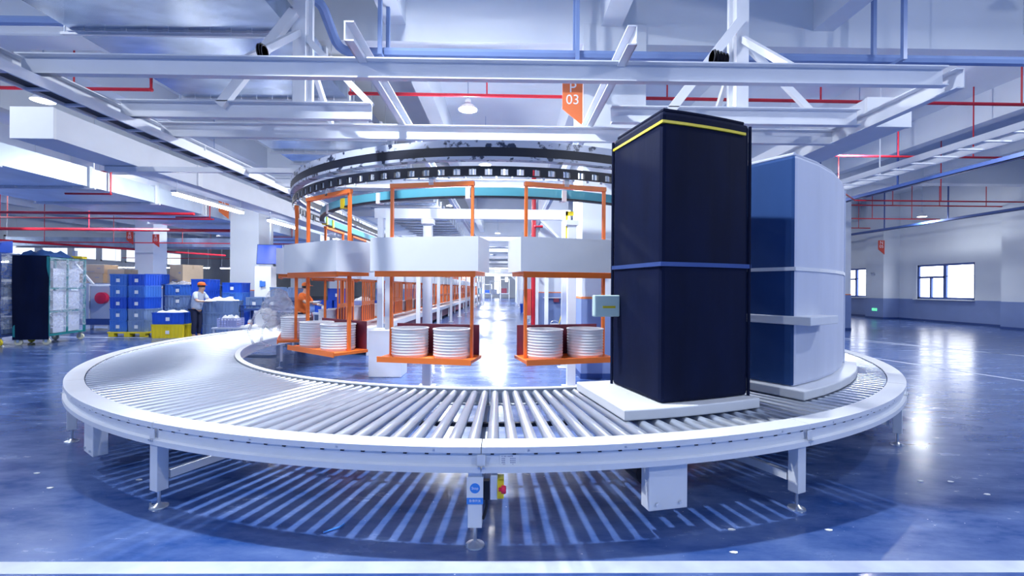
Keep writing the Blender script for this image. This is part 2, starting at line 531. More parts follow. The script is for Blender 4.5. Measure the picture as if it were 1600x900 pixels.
# ------------------------------------------------------------------ lamps
def highbay(x, y, z, label, watts, glow=.6):
    t = thing('high_bay_lamp', label, 'lamp', (x, y, z), 0, 'high-bay lamps under the ceiling')
    MB().lathe([(.19, .0), (.185, .015), (.12, .09), (.075, .12), (.06, .14), (.0601, .20), (.03, .22), (.012, .23)], n=24).build('lamp_shade', M['white'], t)
    MB().lathe([(.0, -.012), (.15, -.008), (.165, 0.004), (.0, .005)], n=24).build('lit_lens', M['lamp_on'], t)
    MB().tube((0, 0, .22), (0, 0, CEIL - z), .012, n=6).build('hanging_rod', M['galv'], t)
    l = bpy.data.lights.new('high_bay_glow', 'POINT')
    l.shadow_soft_size = .10; l.energy = watts * glow; l.color = LAMP_COL
    o = bpy.data.objects.new('high_bay_glow', l); COL.objects.link(o); o.parent = t; o.location = (0, 0, -.14)
    l = bpy.data.lights.new('high_bay_light', 'AREA')
    l.shape = 'DISK'; l.size = .24; l.energy = watts; l.color = LAMP_COL
    o = bpy.data.objects.new('high_bay_light', l); COL.objects.link(o); o.parent = t; o.location = (0, 0, -.02)
highbay(-.80, 9.35, 5.3, 'bright round high-bay lamp hanging above the middle of the carousel', LAMP_W)
highbay(-9.15, 9.1, 5.27, 'high-bay lamp above the long white duct box at left', LAMP_W * .2, .35)
highbay(19.9, 21.5, 5.2, 'high-bay lamp beneath the red sprinkler pipes near the windows', LAMP_W * .25)
highbay(-1.8, 3.9, 6.9, 'high-bay lamp straight above the front of the conveyor ring', KEY_W, .05)
highbay(-8.3, 4.4, 6.6, 'added high-bay fill lamp above the clear floor left of the ring', LAMP_W * .5, .15)  # added lamp out of view, brightens the floor on this side
highbay(8.6, 4.4, 6.6, 'added high-bay fill lamp above the clear floor right of the ring', LAMP_W * .5, .15)  # added counterpart of the left one, lifts the right-hand floor
highbay(8.6, 21.5, 5.6, 'high-bay lamp between the white columns at right', LAMP_W * .7)
highbay(-2.7, 22, 5.6, 'high-bay lamp above the aisle side of the straight carriers', LAMP_W * .7)
highbay(-.6, 33, 5.6, 'high-bay lamp far down the aisle', LAMP_W * 1.0)
highbay(-17.2, 20.5, 5.8, 'added high-bay fill lamp hidden above the long galvanised duct', LAMP_W * 1.6)  # added behind the duct to light the left column fronts
highbay(-9.3, 14.6, 5.3, 'added high-bay fill lamp above the people and stacked totes', LAMP_W * .5)  # added to brighten the dim left zone
highbay(-.7, 15, 5.7, 'added high-bay fill lamp above the aisle behind the carousel', LAMP_W * .6)  # added to lighten the floor inside the ring
highbay(9.4, 12.0, 5.7, 'high-bay lamp right of the carousel, above the cable ladder', LAMP_W * .7)
highbay(-6, 41, 5.7, 'high-bay lamp above the far half of the straight row', LAMP_W * 3)
highbay(-3, 64, 5.7, 'added high-bay fill lamp above the far packing stations', LAMP_W * 2.5)  # added to make the far hall bright
highbay(-.6, 50, 5.6, 'high-bay lamp near the end of the aisle', LAMP_W * 1.5)
highbay(-22.5, 17, 5.6, 'high-bay lamp above the roll cages and grey machine at left', LAMP_W * 1.6)
highbay(-17, 34, 5.6, 'high-bay lamp deep in the left hall', LAMP_W * 3)
highbay(-6.5, -2.5, 6.2, 'added high-bay fill lamp behind the viewer at left', LAMP_W * .38, 2.2)  # added unseen fill for faces turned towards the camera
highbay(7.5, -2.5, 6.2, 'added high-bay fill lamp behind the viewer at right', LAMP_W * .36, 3.0)  # added unseen fill, lifts rail and girder fronts at right

# ------------------------------------------------------------------ roller conveyor ring, ten curved sections
SEC = 23.65
RB = 5.1                                   # base radius of a section
def rail_pts(r, a0, a1, n=14):
    out = []
    for i in range(n + 1):
        a = R(a0 + (a1 - a0) * i / n)
        out.append(((r * sin(a), RB - r * cos(a), 0), (-sin(a), cos(a))))   # left = towards the centre
    return out
H = SEC / 2
outer_prof = [(-.005, .652), (.155, .652), (.155, .64), (.03, .64), (.03, .505), (.12, .505), (.12, .492), (-.012, .492), (-.012, .530), (.018, .536), (.018, .606), (-.005, .614)]
inner_prof = [(-.055, .652), (.012, .652), (.012, .614), (-.012, .606), (-.012, .514), (.012, .508), (.012, .492), (-.09, .492), (-.09, .505), (-.026, .505), (-.026, .64), (-.055, .64)]
def rollers_at(k): return -H + SEC * (k + .5) / 18
def section(first):
    t = thing('roller_conveyor_section', 'x', 'conveyor', (0, 0, 0), 0, 'curved sections of the roller conveyor ring')
    mb = MB().sweep(outer_prof, rail_pts(6.03, -H + .03, H - .03))
    for k in range(18):
        a = R(rollers_at(k))
        mb.box((6.018 * sin(a), RB - 6.018 * cos(a), .607), (.022, .012, .012), a, 1)
    for a in (-9, -3, 3, 9):
        a = R(a); r = 6.036
        mb.tube(((r - .004) * sin(a), RB - (r - .004) * cos(a), .632), ((r + .003) * sin(a), RB - (r + .003) * cos(a), .632), .006, n=8, mi=2)
    mb.build('outer_rail', [M['white'], M['black'], M['zinc']], t)
    MB().sweep(inner_prof, rail_pts(4.32, -H + .03, H - .03)).build('inner_rail', M['white'], t)
    # rollers
    rl = None
    for k in range(18):
        a = R(rollers_at(k))
        if rl is None:
            m = MB()
            m.tube((0, -5.865, 0), (0, -4.385, 0), .043, .033, n=16)
            m.tube((0, -5.93, 0), (0, -4.34, 0), .008, n=6, mi=1)
            rl = m.build('roller', [M['roller'], M['zinc']], t)
            o = rl
        else:
            o = rl.copy(); COL.objects.link(o); o.parent = t
        o.location = (0, RB, .604); o.rotation_euler = (0, 0, a)
    # leg frame on the seam at the low end
    a = R(-H - .37)
    for r, n_ in ((5.965, 'leg'), (4.42, 'leg')):
        lg = MB().bb(-.045, .045, -.04, .04, .13, .505).build('leg', M['white'], t, (r * sin(a), RB - r * cos(a), 0), a, bevel=.004)
        ft = MB().lathe([(.062, 0), (.06, .008), (.03, .016), (.017, .03), (.011, .032), (.011, .13)], n=16)
        ft.tube((-.05, -.03, 0), (-.05, -.03, .03), .008, n=6)
        ft.build('levelling_foot', M['zinc'], lg)
    d = Vector((sin(a), -cos(a), 0)); c0 = Vector((0, RB, 0))
    MB().bar(c0 + d * 5.9 + Vector((0, 0, .225)), c0 + d * 4.45 + Vector((0, 0, .225)), .045, .06).build('cross_member', M['white'], t)
    MB().bar(c0 + d * 5.9 + Vector((0, 0, .47)), c0 + d * 4.45 + Vector((0, 0, .47)), .05, .04).build('cross_member', M['white'], t)
    # splice plate with bolts
    a2 = R(-H)
    sp = MB().box((6.035 * sin(a2), RB - 6.035 * cos(a2), .57), (.05, .006, .07), a2)
    sp.build('splice_plate', M['white'], t)
    for da in (-.13, .13):
        a3 = a2 + R(da)
        bl = MB(); bl.tube((6.03 * sin(a3), RB - 6.03 * cos(a3), .527), (6.052 * sin(a3), RB - 6.052 * cos(a3), .527), .008, n=6)
        bl.build('splice_bolt', M['zinc'], t)
    # under-belt drive bar
    MB().sweep([(-.02, .50), (.02, .50), (.02, .53), (-.02, .53)], rail_pts(5.1, -H, H, 8)).build('drive_belt', M['black'], t)
    return t
names = ['at the far left beside the blue totes', 'behind the left rim facing the yellow tote', 'on the left rim nearest the roll cages',
         'left of front with a tall drive guard', 'front left of the centre seam', 'front right of the centre seam, carrying the rating plate',
         'right of front under the pale board', 'on the right rim nearest the windows', 'behind the pale canvas cage at right', 'rearmost on the right, behind the cages']
SECT = []
for k in range(10):
    am = .9 + SEC * (k - 5) + H
    loc = ring(RB, am)
    lab = 'curved white roller conveyor section ' + names[k]
    if k == 0:
        s_ = section(True); s_.location = loc; s_.rotation_euler = (0, 0, R(am - .8)); s_['label'] = lab
    else:
        s_ = copy_tree(SECT[0], loc, R(am - .8), lab)
    SECT.append(s_)
# drive guards below the outer rail
def guard(sec, a, wd, z0):
    a = R(a); r = 5.94
    g = MB().bb(-wd / 2, wd / 2, -.03, .075, z0, .50)
    g.build('drive_guard', M['white'], sec, (r * sin(a), RB - r * cos(a), 0), a, bevel=.006)
    for s in (-1, 1):
        b = MB().tube((s * wd * .3, -.03, z0 + .045), (s * wd * .3, -.042, z0 + .045), .011, n=6)
        b.build('guard_bolt', M['zinc'], sec, (r * sin(a), RB - r * cos(a), 0), a)
    MB().tube((0, .35, .3), (0, .15, .3), .09, n=16).build('drive_motor', M['black'], sec, ((r - .1) * sin(a), RB - (r - .1) * cos(a), 0), a)
guard(SECT[5], 13.0 - H - .9 , .29, .165)
guard(SECT[3], -.5, .27, .165)
# rating plate on the front section
a = R(2.6 - .9 - H)
pl = MB().bb(-.062, .062, -.002, .0, -.038, .038).build('rating_plate', M['paper'], SECT[5], (6.0135 * sin(a), RB - 6.0135 * cos(a), .562), a)
ink = MB()
rows = [(-.05, -.045, .026), (-.036, -.018, .026), (-.012, .024, .026)]
for z in (.012, -.001, -.014):
    rows += [(-.05, -.026, z), (.004, .040, z)]
rows += [(-.042, -.024, -.027), (.018, .028, -.027)]
for x0, x1, z in rows:
    n = max(1, int((x1 - x0) / .0075))
    for q in range(n):
        xx = x0 + (x1 - x0) * q / n
        ink.bb(xx, xx + .005, -.0026, -.002, z - .0035, z + .0035)
ink.build('plate_print', M['ink_grey'], pl)
# emergency stop switch fixed to the front leg (a part of the front section)
aL = R(-H - .37)
sw = empty('emergency_stop', (5.965 * sin(aL), RB - 5.965 * cos(aL), 0), aL, SECT[5])
st = MB().bb(-.052, .052, -.046, -.042, .285, .455).build('stop_sticker', M['paper'], sw)
MB().bb(-.052, .052, -.0475, -.046, .285, .325).build('sticker_band', M['sticker_blue'], st)
MB().tube((0, -.046, .385), (0, -.0475, .385), .032, n=28).build('sticker_disc', M['sticker_blue'], st)
text('sticker_text', 'Stop', .024, M['letter'], st, (0, -.048, .385), (PI / 2, 0, 0), ext=.0003)
text('sticker_text', '急停开关', .019, M['letter'], st, (0, -.048, .305), (PI / 2, 0, 0), ext=.0003)
MB().bb(.0, .09, -.02, .02, .30, .42).build('switch_bracket', M['black'], sw)
MB().bb(.098, .142, -.075, -.0, .325, .475).build('switch_box', M['switch_grey'], sw, bevel=.004)
y_ = MB().bb(.142, .150, -.078, .0, .335, .455)
y_.bb(.150, .182, -.078, -.070, .335, .455).bb(.150, .182, -.006, .002, .335, .455).bb(.150, .182, -.078, .002, .335, .345).bb(.150, .182, -.078, .002, .445, .455)
y_.build('switch_collar', M['yellow'], sw)
MB().lathe([(.012, .15), (.012, .165), (.024, .168), (.026, .19), (.02, .196), (0, .197)], c=(0, -.085, .395), n=20, axis='X').build('stop_button', M['button_red'], sw)
MB().path([(.07, 0, .31), (.072, .01, .25), (.06, .0, .20), (.05, .0, .17)], .010).build('switch_cable', M['black'], sw)

# ------------------------------------------------------------------ track, chain and teal rail
def loop_pts(r, z, y_end=62.0, n=72):
    pts = []
    pts.append(((CX - r, y_end, z), (1, 0)))
    pts.append(((CX - r, CY + .01, z), (1, 0)))
    for i in range(n + 1):
        a = R(-90 + 180 * i / n)
        pts.append(((CX + r * sin(a), CY - r * cos(a), z), (-sin(a), cos(a))))
    pts.append(((CX + r, CY + .01, z), (-1, 0)))
    pts.append(((CX + r, y_end, z), (-1, 0)))
    return pts
t = thing('overhead_track', 'scuffed black and white overhead track bending round above the carousel', 'track', ring(3.62, 0, 3.13))
inv = Vector(t.location)
def shifted(pts): return [((p[0] - inv.x, p[1] - inv.y, p[2] - inv.z), l) for p, l in pts]
MB().sweep([(0, .14), (.11, .14), (.11, .22), (0, .22)], shifted(loop_pts(3.65, 3.13))).build('upper_flange', M['track'], t)
MB().sweep([(.004, .03), (.10, .03), (.10, .14), (.004, .14)], shifted(loop_pts(3.65, 3.13))).build('track_web', M['black'], t)
MB().sweep([(0, .0), (.11, .0), (.11, .035), (0, .035)], shifted(loop_pts(3.65, 3.13))).build('lower_flange', M['track'], t)
inv = Vector(ring(3.6, 0, 2.95))
t = thing('drive_chain', 'black drive chain with pale rollers running below the overhead track', 'chain', inv)
MB().sweep([(0, 0), (.03, 0), (.03, .03), (0, .03)], shifted(loop_pts(3.62, 3.03))).build('chain_side_plate', M['black'], t)
MB().sweep([(0, 0), (.03, 0), (.03, .012), (0, .012)], shifted(loop_pts(3.62, 2.945))).build('chain_side_plate', M['black'], t)
lk = None
for i in range(62):
    dg = -90 + 2.95 * i
    p = Vector(ring(3.6, dg, 2.95)) - inv
    if lk is None:
        m_ = MB().bb(-.05, .05, -.02, .02, .0, .085)
        m_.tube((0, 0, -.03), (0, 0, 0), .016, n=8, mi=1)
        m_.tube((.09, 0, .0), (.09, 0, .085), .014, n=8, mi=1)
        lk = m_.build('chain_link', [M['black'], M['zinc']], t); o = lk
    else:
        o = lk.copy(); COL.objects.link(o); o.parent = t
    o.location = p; o.rotation_euler = (0, 0, R(dg))
inv = Vector(ring(3.2, 0, 2.8))
t = thing('teal_guide_rail', 'teal guide rail curving inside the carousel with yellow clamps', 'rail', inv)
MB().sweep([(0, .0), (.05, .0), (.05, .11), (0, .11)], shifted(loop_pts(3.2, 2.80))).build('rail_band', M['teal'], t)
MB().sweep([(-.01, .0), (.06, .0), (.06, .02), (-.01, .02)], shifted(loop_pts(3.2, 2.78))).build('rail_foot', M['black'], t)
for dg in (-42, -78, -86):
    p = Vector(ring(3.19, dg, 2.78)) - inv
    MB().bb(-.045, .045, -.03, .06, -.01, .13).build('yellow_clamp', M['yellow'], t, p, R(dg))
for dg in (-72, -52, -28, -5, 17, 40):
    p = Vector(ring(3.2, dg, 2.78)) - inv
    MB().bb(-.03, .03, -.02, .07, -.02, .12).build('joint_clip', M['white'], t, p, R(dg))

# ------------------------------------------------------------------ carriers on the loop
def carrier():
    t = thing('hanging_carrier', 'x', 'carrier', (0, 0, 0), 0, 'orange carriers hanging from the track')
    # local frame: x along travel, -y outwards, z from floor
    MB().bar((-.52, 0, 2.865), (.52, 0, 2.865), .06, .05).build('top_bar', M['orange'], t)
    MB().bb(-.03, .03, -.03, .03, 2.86, 2.944).build('hanger', M['white'], t)
    for s in (-1, 1):
        MB().bb(s * .50 - .016, s * .50 + .016, -.02, .02, .83, 2.86).build('post', M['orange'], t)
    MB().bb(-.60, .60, -.22, .22, 1.79, 1.835).bb(-.60, .60, -.24, -.22, 1.77, 1.85).build('upper_shelf', M['orange'], t)
    p = MB().bb(-.64, .64, -.27, -.255, 1.835, 2.22).bb(-.64, .64, .255, .27, 1.835, 2.22).bb(-.64, -.625, -.255, .255, 1.835, 2.22).bb(.625, .64, -.255, .255, 1.835, 2.22)
    p.build('upper_tray', M['white'], t)
    q = MB().bb(-.56, .56, -.24, .24, .80, .835).bb(-.56, .56, -.255, -.24, .785, .85)
    q.build('lower_shelf', M['orange'], t)
    MB().bb(-.53, .53, .232, .245, .835, 1.2).build('back_panel', M['dark_red'], t)
    return t
def tub():
    prof = [(.205, 0)]
    for i in range(9):
        z = .02 + i * .033
        prof += [(.212, z), (.218, z + .008), (.218, z + .018), (.212, z + .026)]
    prof += [(.225, .325), (.225, .335), (.2, .335), (.195, .02), (0, .02)]
    t = thing('ribbed_tub', 'x', 'tub', (0, 0, 0), 0, 'white ribbed tubs on the lower shelves')
    MB().lathe(prof, n=24).build('tub_wall', M['white'], t)
    MB().lathe([(.19, .24), (.12, .28), (.0, .30)], n=16).build('tub_contents', M['paper'], t)
    return t
def add_grille(t):
    g = MB()
    for k in range(7):
        x = -.48 + .16 * k
        g.bb(x - .025, x + .025, .246, .262, .83, 1.78)
    g.bb(-.5, .5, .246, .262, 1.22, 1.30)
    return g.build('rear_grille', M['orange'], t)
CAR = carrier(); TUB = tub()
first = [True]; GR = []
turn_names = {-66: 'leftmost on the turn', -38: 'second on the turn', -11: 'in the middle of the turn',
              15: 'just left of the dark cage', 42: 'behind the dark cage', 68: 'behind the pale cage'}
def put(loc, rz, where, twhere, tubs=(-.26, .26)):
    if first[0]:
        CAR.location, CAR.rotation_euler = loc, (0, 0, rz); CAR['label'] = 'orange hanging carrier ' + where
    else:
        c_ = copy_tree(CAR, loc, rz, 'orange hanging carrier ' + where)
        if 'straight row' in where:
            if not GR: GR.append(add_grille(c_))
            else:
                q_ = GR[0].copy(); COL.objects.link(q_); q_.parent = c_
    for q, dx in enumerate(tubs):
        p = (loc[0] + dx * cos(rz), loc[1] + dx * sin(rz), .835)
        lb = ('left' if q == 0 else 'right') + ' ribbed tub on the carrier ' + twhere
        if len(tubs) == 1: lb = 'white ribbed tub on the carrier ' + twhere
        if first[0]:
            TUB.location = p; TUB['label'] = lb; first[0] = False
        else:
            copy_tree(TUB, p, 0, lb)
for dg, nm in turn_names.items():
    put(ring(3.55, dg), R(dg), nm, nm.split(',')[0])
for i in range(30):
    y = 9.9 + 1.62 * i
    nm = ordn(i) + ' in the straight row'
    put((CX - 3.55, y, 0), -PI / 2, nm, nm, tubs=(-.26, .26) if i < 8 else (0,))

# long low bench under the straight row
t = thing('roller_bench', 'long white roller bench under the straight row of carriers', 'conveyor', (CX - 3.55, 11, 0))
MB().bb(-.45, .45, 0, 50, .5, .66).build('bench_body', M['white'], t)
MB().bb(-.36, .36, .1, 49.8, .12, .48).build('under_panel', M['dark_red'], t)
for i in range(17):
    for s in (-1, 1):
        MB().bb(s * .4 - .04, s * .4 + .04, i * 3.1, i * 3.1 + .08, 0, .5).build('leg', M['white'], t)
# ------------------------------------------------------------------ tall canvas cages riding on the rollers
def arc_quad(r0, r1, a0, a1, n=1, inset=0.0):
    a0 += inset; a1 -= inset
    return [ring(r1, a0 + (a1 - a0) * i / n)[:2] for i in range(n + 1)] + [ring(r0, a1 - (a1 - a0) * i / n)[:2] for i in range(n + 1)]
def local(pts, c): return [(p[0] - c[0], p[1] - c[1]) for p in pts]
def board(a0, a1, r0, r1, label):
    c = ring((r0 + r1) / 2, (a0 + a1) / 2, .648)
    o = MB().prism(local(arc_quad(r0, r1, a0, a1, 6), c), 0, .085).build('carrying_board', M['white'], None, c, bevel=.01)
    return tag(o, label, 'board')
board(11.8, 25.5, 4.5, 5.56, 'pale carrying board on the rollers under the dark canvas cage')
board(31.5, 57, 4.5, 5.6, 'pale carrying board on the rollers under the pale canvas cage')
def cage(r0, r1, a0, a1, z0, z1, label, front, side, band):
    c = ring((r0 + r1) / 2, (a0 + a1) / 2, z0)
    t = thing('canvas_roll_cage', label, 'roll cage', c)
    n = 4
    q = local(arc_quad(r0, r1, a0, a1, n), c)
    h = z1 - z0
    mb = MB().prism(q, .0, h)
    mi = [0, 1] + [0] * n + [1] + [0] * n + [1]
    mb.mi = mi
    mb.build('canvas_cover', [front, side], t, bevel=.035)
    q2 = local(arc_quad(r0 - .012, r1 + .012, a0, a1, n, -.14), c)
    MB().prism(q2, 1.10, 1.135).build('strap_rail', band, t)
    MB().prism(local(arc_quad(r0 + .03, r1 - .03, a0, a1, n, .3), c), h, h + .03).build('top_flap', front, t, bevel=.01)
    for rr, aa in ((r0, a0), (r0, a1), (r1, a1)):
        p = local([ring(rr, aa)[:2]], c)[0]
        MB().tube((p[0], p[1], 0), (p[0], p[1], h - .02), .014, n=8).build('corner_post', front, t)
    return t, c
cg, cc = cage(4.65, 5.46, 15.6, 25.3, .733, 3.08, 'tall near-black canvas roll cage riding on the front right of the ring', M['navy'], M['navy'], M['tray_blue'])
q = local(arc_quad(4.64, 5.475, 15.5, 24.6, 4), cc)
MB().prism(q, 2.24, 2.262).build('yellow_tape', M['yellow'], cg)
cg2, cc2 = cage(4.62, 5.46, 32.6, 55, .733, 2.93, 'tall pale canvas roll cage riding on the ring near the windows', M['white_canvas'], M['blue_and_shade_canvas'], M['white'])  # blue sides are shade put into the colour of pale canvas
q = local(arc_quad(5.0, 5.62, 32.2, 38.5, 3), cc2)
MB().prism(q, .59, .67).build('fold_shelf', M['white'], cg2, bevel=.008)
# pale green carton hooked on the near carrier
p = ring(4.15, 13.5, 1.28)
t = thing('file_holder', 'pale green file holder fixed to the left side of the dark canvas cage', 'holder', ring(4.78, 15.55, 1.39), R(15.6))
MB().bb(-.26, .0, -.03, .03, 0, .20).build('holder_pocket', M['mint'], t, bevel=.01)
MB().bb(-.18, -.05, -.034, -.03, .08, .1).build('holder_label', M['yellow'], t)

# ------------------------------------------------------------------ steel frame hung over the carousel
def cbeam(x0, x1, y, z0, z1, label, d=.075):
    t = thing('channel_beam', label, 'beam', ((x0 + x1) / 2, y, z0), 0, 'white channel beams over the carousel')
    L = (x1 - x0) / 2; h = z1 - z0
    MB().bb(-L, L, 0, .012, 0, h).build('beam_web', M['white_rough'], t)
    MB().bb(-L, L, -d, .0, h - .014, h).build('top_flange', M['white_rough'], t)
    MB().bb(-L, L, -d, .0, 0, .014).build('bottom_flange', M['white_rough'], t)
    return t
cbeam(-5.26, 4.85, 5.0, 3.91, 4.13, 'front white channel beam spanning the whole frame over the carousel')
cbeam(-5.2, -1.83, 6.2, 3.90, 4.13, 'short white channel beam at left below the left A-frame post')
cbeam(1.42, 4.82, 6.2, 3.90, 4.13, 'short white channel beam at right below the right A-frame post')
cbeam(-5.15, 4.95, 6.85, 3.85, 4.07, 'lower white channel beam spanning the frame behind the short beams')
cbeam(-5.15, 4.95, 10.2, 3.85, 4.07, 'rear white channel beam crossing behind the round lamp')
def lbeam(x, y0, y1, z0, z1, label, side):
    t = thing('long_beam', label, 'beam', (x, y0, z0), 0, 'white long beams of the overhead frame')
    h = z1 - z0
    MB().bb(-.006, .006, 0, y1 - y0, 0, h).build('beam_web', M['white_rough'], t)
    MB().bb(0, side * .09, 0, y1 - y0, 0, .014).build('bottom_flange', M['white_rough'], t)
    MB().bb(0, side * .09, 0, y1 - y0, h - .014, h).build('top_flange', M['white_rough'], t)
lbeam(-5.32, 3.6, 44, 3.88, 4.10, 'long white beam along the left side of the overhead frame', 1)
lbeam(4.97, 4.88, 40, 3.86, 4.08, 'long white beam along the right side of the overhead frame', -1)
lbeam(-1.62, 4.55, 40, 4.10, 4.30, 'long white beam inside the frame, left of the round lamp', 1)
lbeam(1.30, 4.55, 40, 4.10, 4.30, 'long white beam inside the frame, right of the round lamp', -1)
def aframe(x, s, label):
    t = thing('hanger_frame', label, 'hanger frame', (x, 6.28, 4.07), 0, 'white A-frame hangers')
    MB().bb(-.085, .085, -.06, .06, 0, CEIL - 4.07).build('post', M['white'], t)
    MB().bb(s * .085, s * .135, .05, .11, 0, CEIL - 4.07).build('side_angle', M['white'], t)
    z = 1.28
    MB().bar((-.04, -.11, z), (-1.02, -.11, .0), .09, .12).build('brace', M['white'], t)
    MB().bar((.08, 0, z - .3), (.98, -.02, .06), .06, .08).build('brace', M['white'], t)
    MB().bar((0, -.06, z - .25), (-.05, -1.24, .06), .06, .08).build('brace', M['white'], t)
    MB().bar((0, .06, z - .25), (.05, 1.1, .06), .06, .08).build('brace', M['white'], t)
    cl = MB()
    for k in range(3 if s > 0 else 10):
        cl.lathe([(.075, -.006), (.083, 0), (.075, .006), (.067, 0), (.075, -.006)], c=((.10 if s > 0 else -.95) + .022 * k, -1.22 + .01 * k, .17 + .012 * (k % 2)), n=18, axis='X')
    cl.build('coiled_cable', M['black'], t)
aframe(-2.83, 1, 'white A-frame hanger post at left, beside the big duct')
aframe(3.24, -1, 'white A-frame hanger post at right with coiled cable')

# ladder trays
def ladder(x, y0, y1, z, wd, mat_, label, dark, step=.3, rod=None):
    t = thing('cable_ladder', label, 'cable tray', (x, y0, z), 0)
    L = y1 - y0
    for s in (-1, 1):
        MB().bb(s * wd / 2 - .012, s * wd / 2 + .012, 0, L, 0, .11).build('side_rail', mat_, t)
    n = int(L / step)
    r_ = None
    for i in range(n):
        if r_ is None:
            r_ = MB().bb(-wd / 2, wd / 2, 0, .045, 0, .025).build('rung', mat_, t)
        else:
            q = r_.copy(); COL.objects.link(q); q.parent = t; q.location = (0, i * step, 0)
    if dark:
        for k in range(3):
            xx = -wd / 2 + .02 + (wd - .04) * (k + .5) / 3
            MB().bb(xx - (wd - .05) / 6, xx + (wd - .05) / 6, 0, L, .03, .07).build('cable_run', M['black'], t)
    for k in range(int(L / 3)):
        MB().tube((wd / 2, 1.2 + 3 * k, .1), (wd / 2, 1.2 + 3 * k, rod or CEIL - z), .012, n=6).build('hanging_rod', M['white'], t)
ladder(-4.98, 3.2, 44, 3.71, .24, M['white_rough'], 'white cable ladder with black cables below the left long beam', True, .42, .19)
ladder(7.55, 5.2, 34, 3.95, .50, M['white'], 'white cable ladder hanging right of the carousel', False, .42)
def tray(x, y0, y1, z, label):
    t = thing('steel_tray', label, 'cable tray', (x, y0, z))
    L = y1 - y0
    MB().bb(-.08, .08, 0, L, 0, .02).bb(-.08, -.07, 0, L, 0, .12).bb(.07, .08, 0, L, 0, .12).build('tray_body', M['tray_blue'], t)
    for k in range(int(L / 3.5)):
        MB().bb(-.02, .02, 1 + 3.5 * k, 1.04 + 3.5 * k, .1, CEIL - z).build('hanger', M['tray_blue'], t)
tray(12.2, 6, 40, 4.82, 'dark blue cable tray along the right columns')
tray(20.2, 9, 45, 4.85, 'dark blue cable tray running beside the window wall')

# long white boxes
def longbox(x0, x1, y0, y1, z0, z1, label):
    t = thing('box_duct', label, 'duct', ((x0 + x1) / 2, y0, z0))
    W, Hh = (x1 - x0) / 2, z1 - z0
    MB().bb(-W, W, 0, y1 - y0, 0, Hh).build('duct_body', M['white_rough'], t)
    MB().bb(-W - .01, W + .01, -.02, .03, -.01, Hh + .01).build('end_cap', M['white'], t)
    for k in range(5):
        MB().bb(W, W + .03, 3.2 + k * 5, 3.35 + k * 5, -.0, Hh).build('joint_strip', M['white'], t)
longbox(-7.5, -6.87, 7.0, 44, 3.87, 4.33, 'long square white duct box at left, its end facing the front')
longbox(5.0, 5.6, 6.25, 34, 3.93, 4.32, 'long square white duct box at right, its end facing the front')

# galvanised ducts with flanges
def duct(x0, x1, y0, y1, z0, z1, fl, label, m=None):
    t = thing('galvanised_duct', label, 'duct', ((x0 + x1) / 2, y0, z0))
    W, Hh, L = (x1 - x0) / 2, z1 - z0, y1 - y0
    MB().bb(-W, W, 0, L, 0, Hh).build('duct_body', m or M['galv'], t)
    y = fl[0]
    while y < min(L, 40):
        f = MB().bb(-W - .04, W + .04, y - .05, y + .05, -.035, Hh + .04)
        f.bb(-W - .16, W + .16, y - .025, y + .025, -.075, -.035)
        for q in range(int(W / .16)):
            f.bb(-W + .16 + q * .32, -W + .24 + q * .32, y - .07, y + .07, -.04, 0)
        f.build('flange', M['white_rough'], t)
        for s in (-1, 1):
            MB().tube((s * (W + .12), y, -.08), (s * (W + .12), y, CEIL - z0), .008, n=6).build('hanging_rod', M['zinc'], t)
        y += fl[1]
    return t
duct(-6.75, -3.35, 3.0, 36, 5.6, 6.0, (4.15, 1.25), 'wide galvanised duct under the ceiling at upper left')
duct(-15.6, -11.75, 6.0, 40, 4.42, 4.95, (2.2, 2.4), 'long galvanised duct over the roll cages and totes', M['galv_soft'])
duct(-34, -16, 31.4, 33.0, 4.3, 4.9, (.8, 9), 'galvanised duct crossing the far left hall')

# pipes
def pipe(name, runs, r, m, label, cat='pipe', hang=(), loc=None):
    base = Vector(loc or runs[0][0])
    t = thing(name, label, cat, base)
    for k, pts in enumerate(runs):
        MB().path([Vector(p) - base for p in pts], r).build('pipe_run', m, t)
        for p in (pts[1:-1] if len(pts) < 6 else []):
            MB().lathe([(0, -r * 1.25), (r * .9, -r * .9), (r * 1.25, 0), (r * .9, r * .9), (0, r * 1.25)], c=Vector(p) - base, n=10).build('elbow', m, t)
    for (x, y, z) in hang:
        b = Vector((x, y, z)) - base
        MB().tube(b, b + Vector((0, 0, CEIL - z)), .016, n=6).build('hanger', m, t)
    return t
def arcs(a, b, c, r=.18, n=5):
    a, b, c = Vector(a), Vector(b), Vector(c)
    u = (a - b).normalized(); v = (c - b).normalized()
    out = []
    for i in range(n + 1):
        s = i / n
        out.append(b + u * r * (1 - s) ** 2 + v * r * s ** 2)
    return out
pp = [(-3.25, 6.9, 6.05)] + arcs((-3.25, 6.9, 6.05), (-2.85, 7.0, 6.05), (-2.85, 7.6, 5.55), .22) + \
     arcs((-2.85, 7.0, 6.05), (-2.8, 7.6, 5.55), (2, 7.6, 5.55), .25) + [(3, 7.6, 5.55), (22.8, 7.6, 5.55)]
pipe('drain_pipe', [[Vector(p) for p in pp]], .08, M['pipe_blue'], 'thick grey-blue pipe running across below the front girder')
pipe('drain_pipe', [[(-16, 7.8, 6.1), (-6.6, 7.8, 6.1)]], .08, M['pipe_blue'], 'grey-blue pipe ending at the wide galvanised duct')
def strut(x, y, z, wd, label):
    t = thing('strut_hanger', label, 'pipe hanger', (x, y, z), 0, 'steel trapeze hangers of the grey-blue pipe')
    MB().bb(-.03, .03, -.03, .03, 0, CEIL - z).build('rod', M['pipe_blue'], t)
    MB().bb(-.03, .03, wd - .03, wd + .03, 0, CEIL - z).build('rod', M['pipe_blue'], t)
    MB().bb(-.03, .03, -.03, wd + .03, -.05, .0).build('cross_bar', M['pipe_blue'], t)
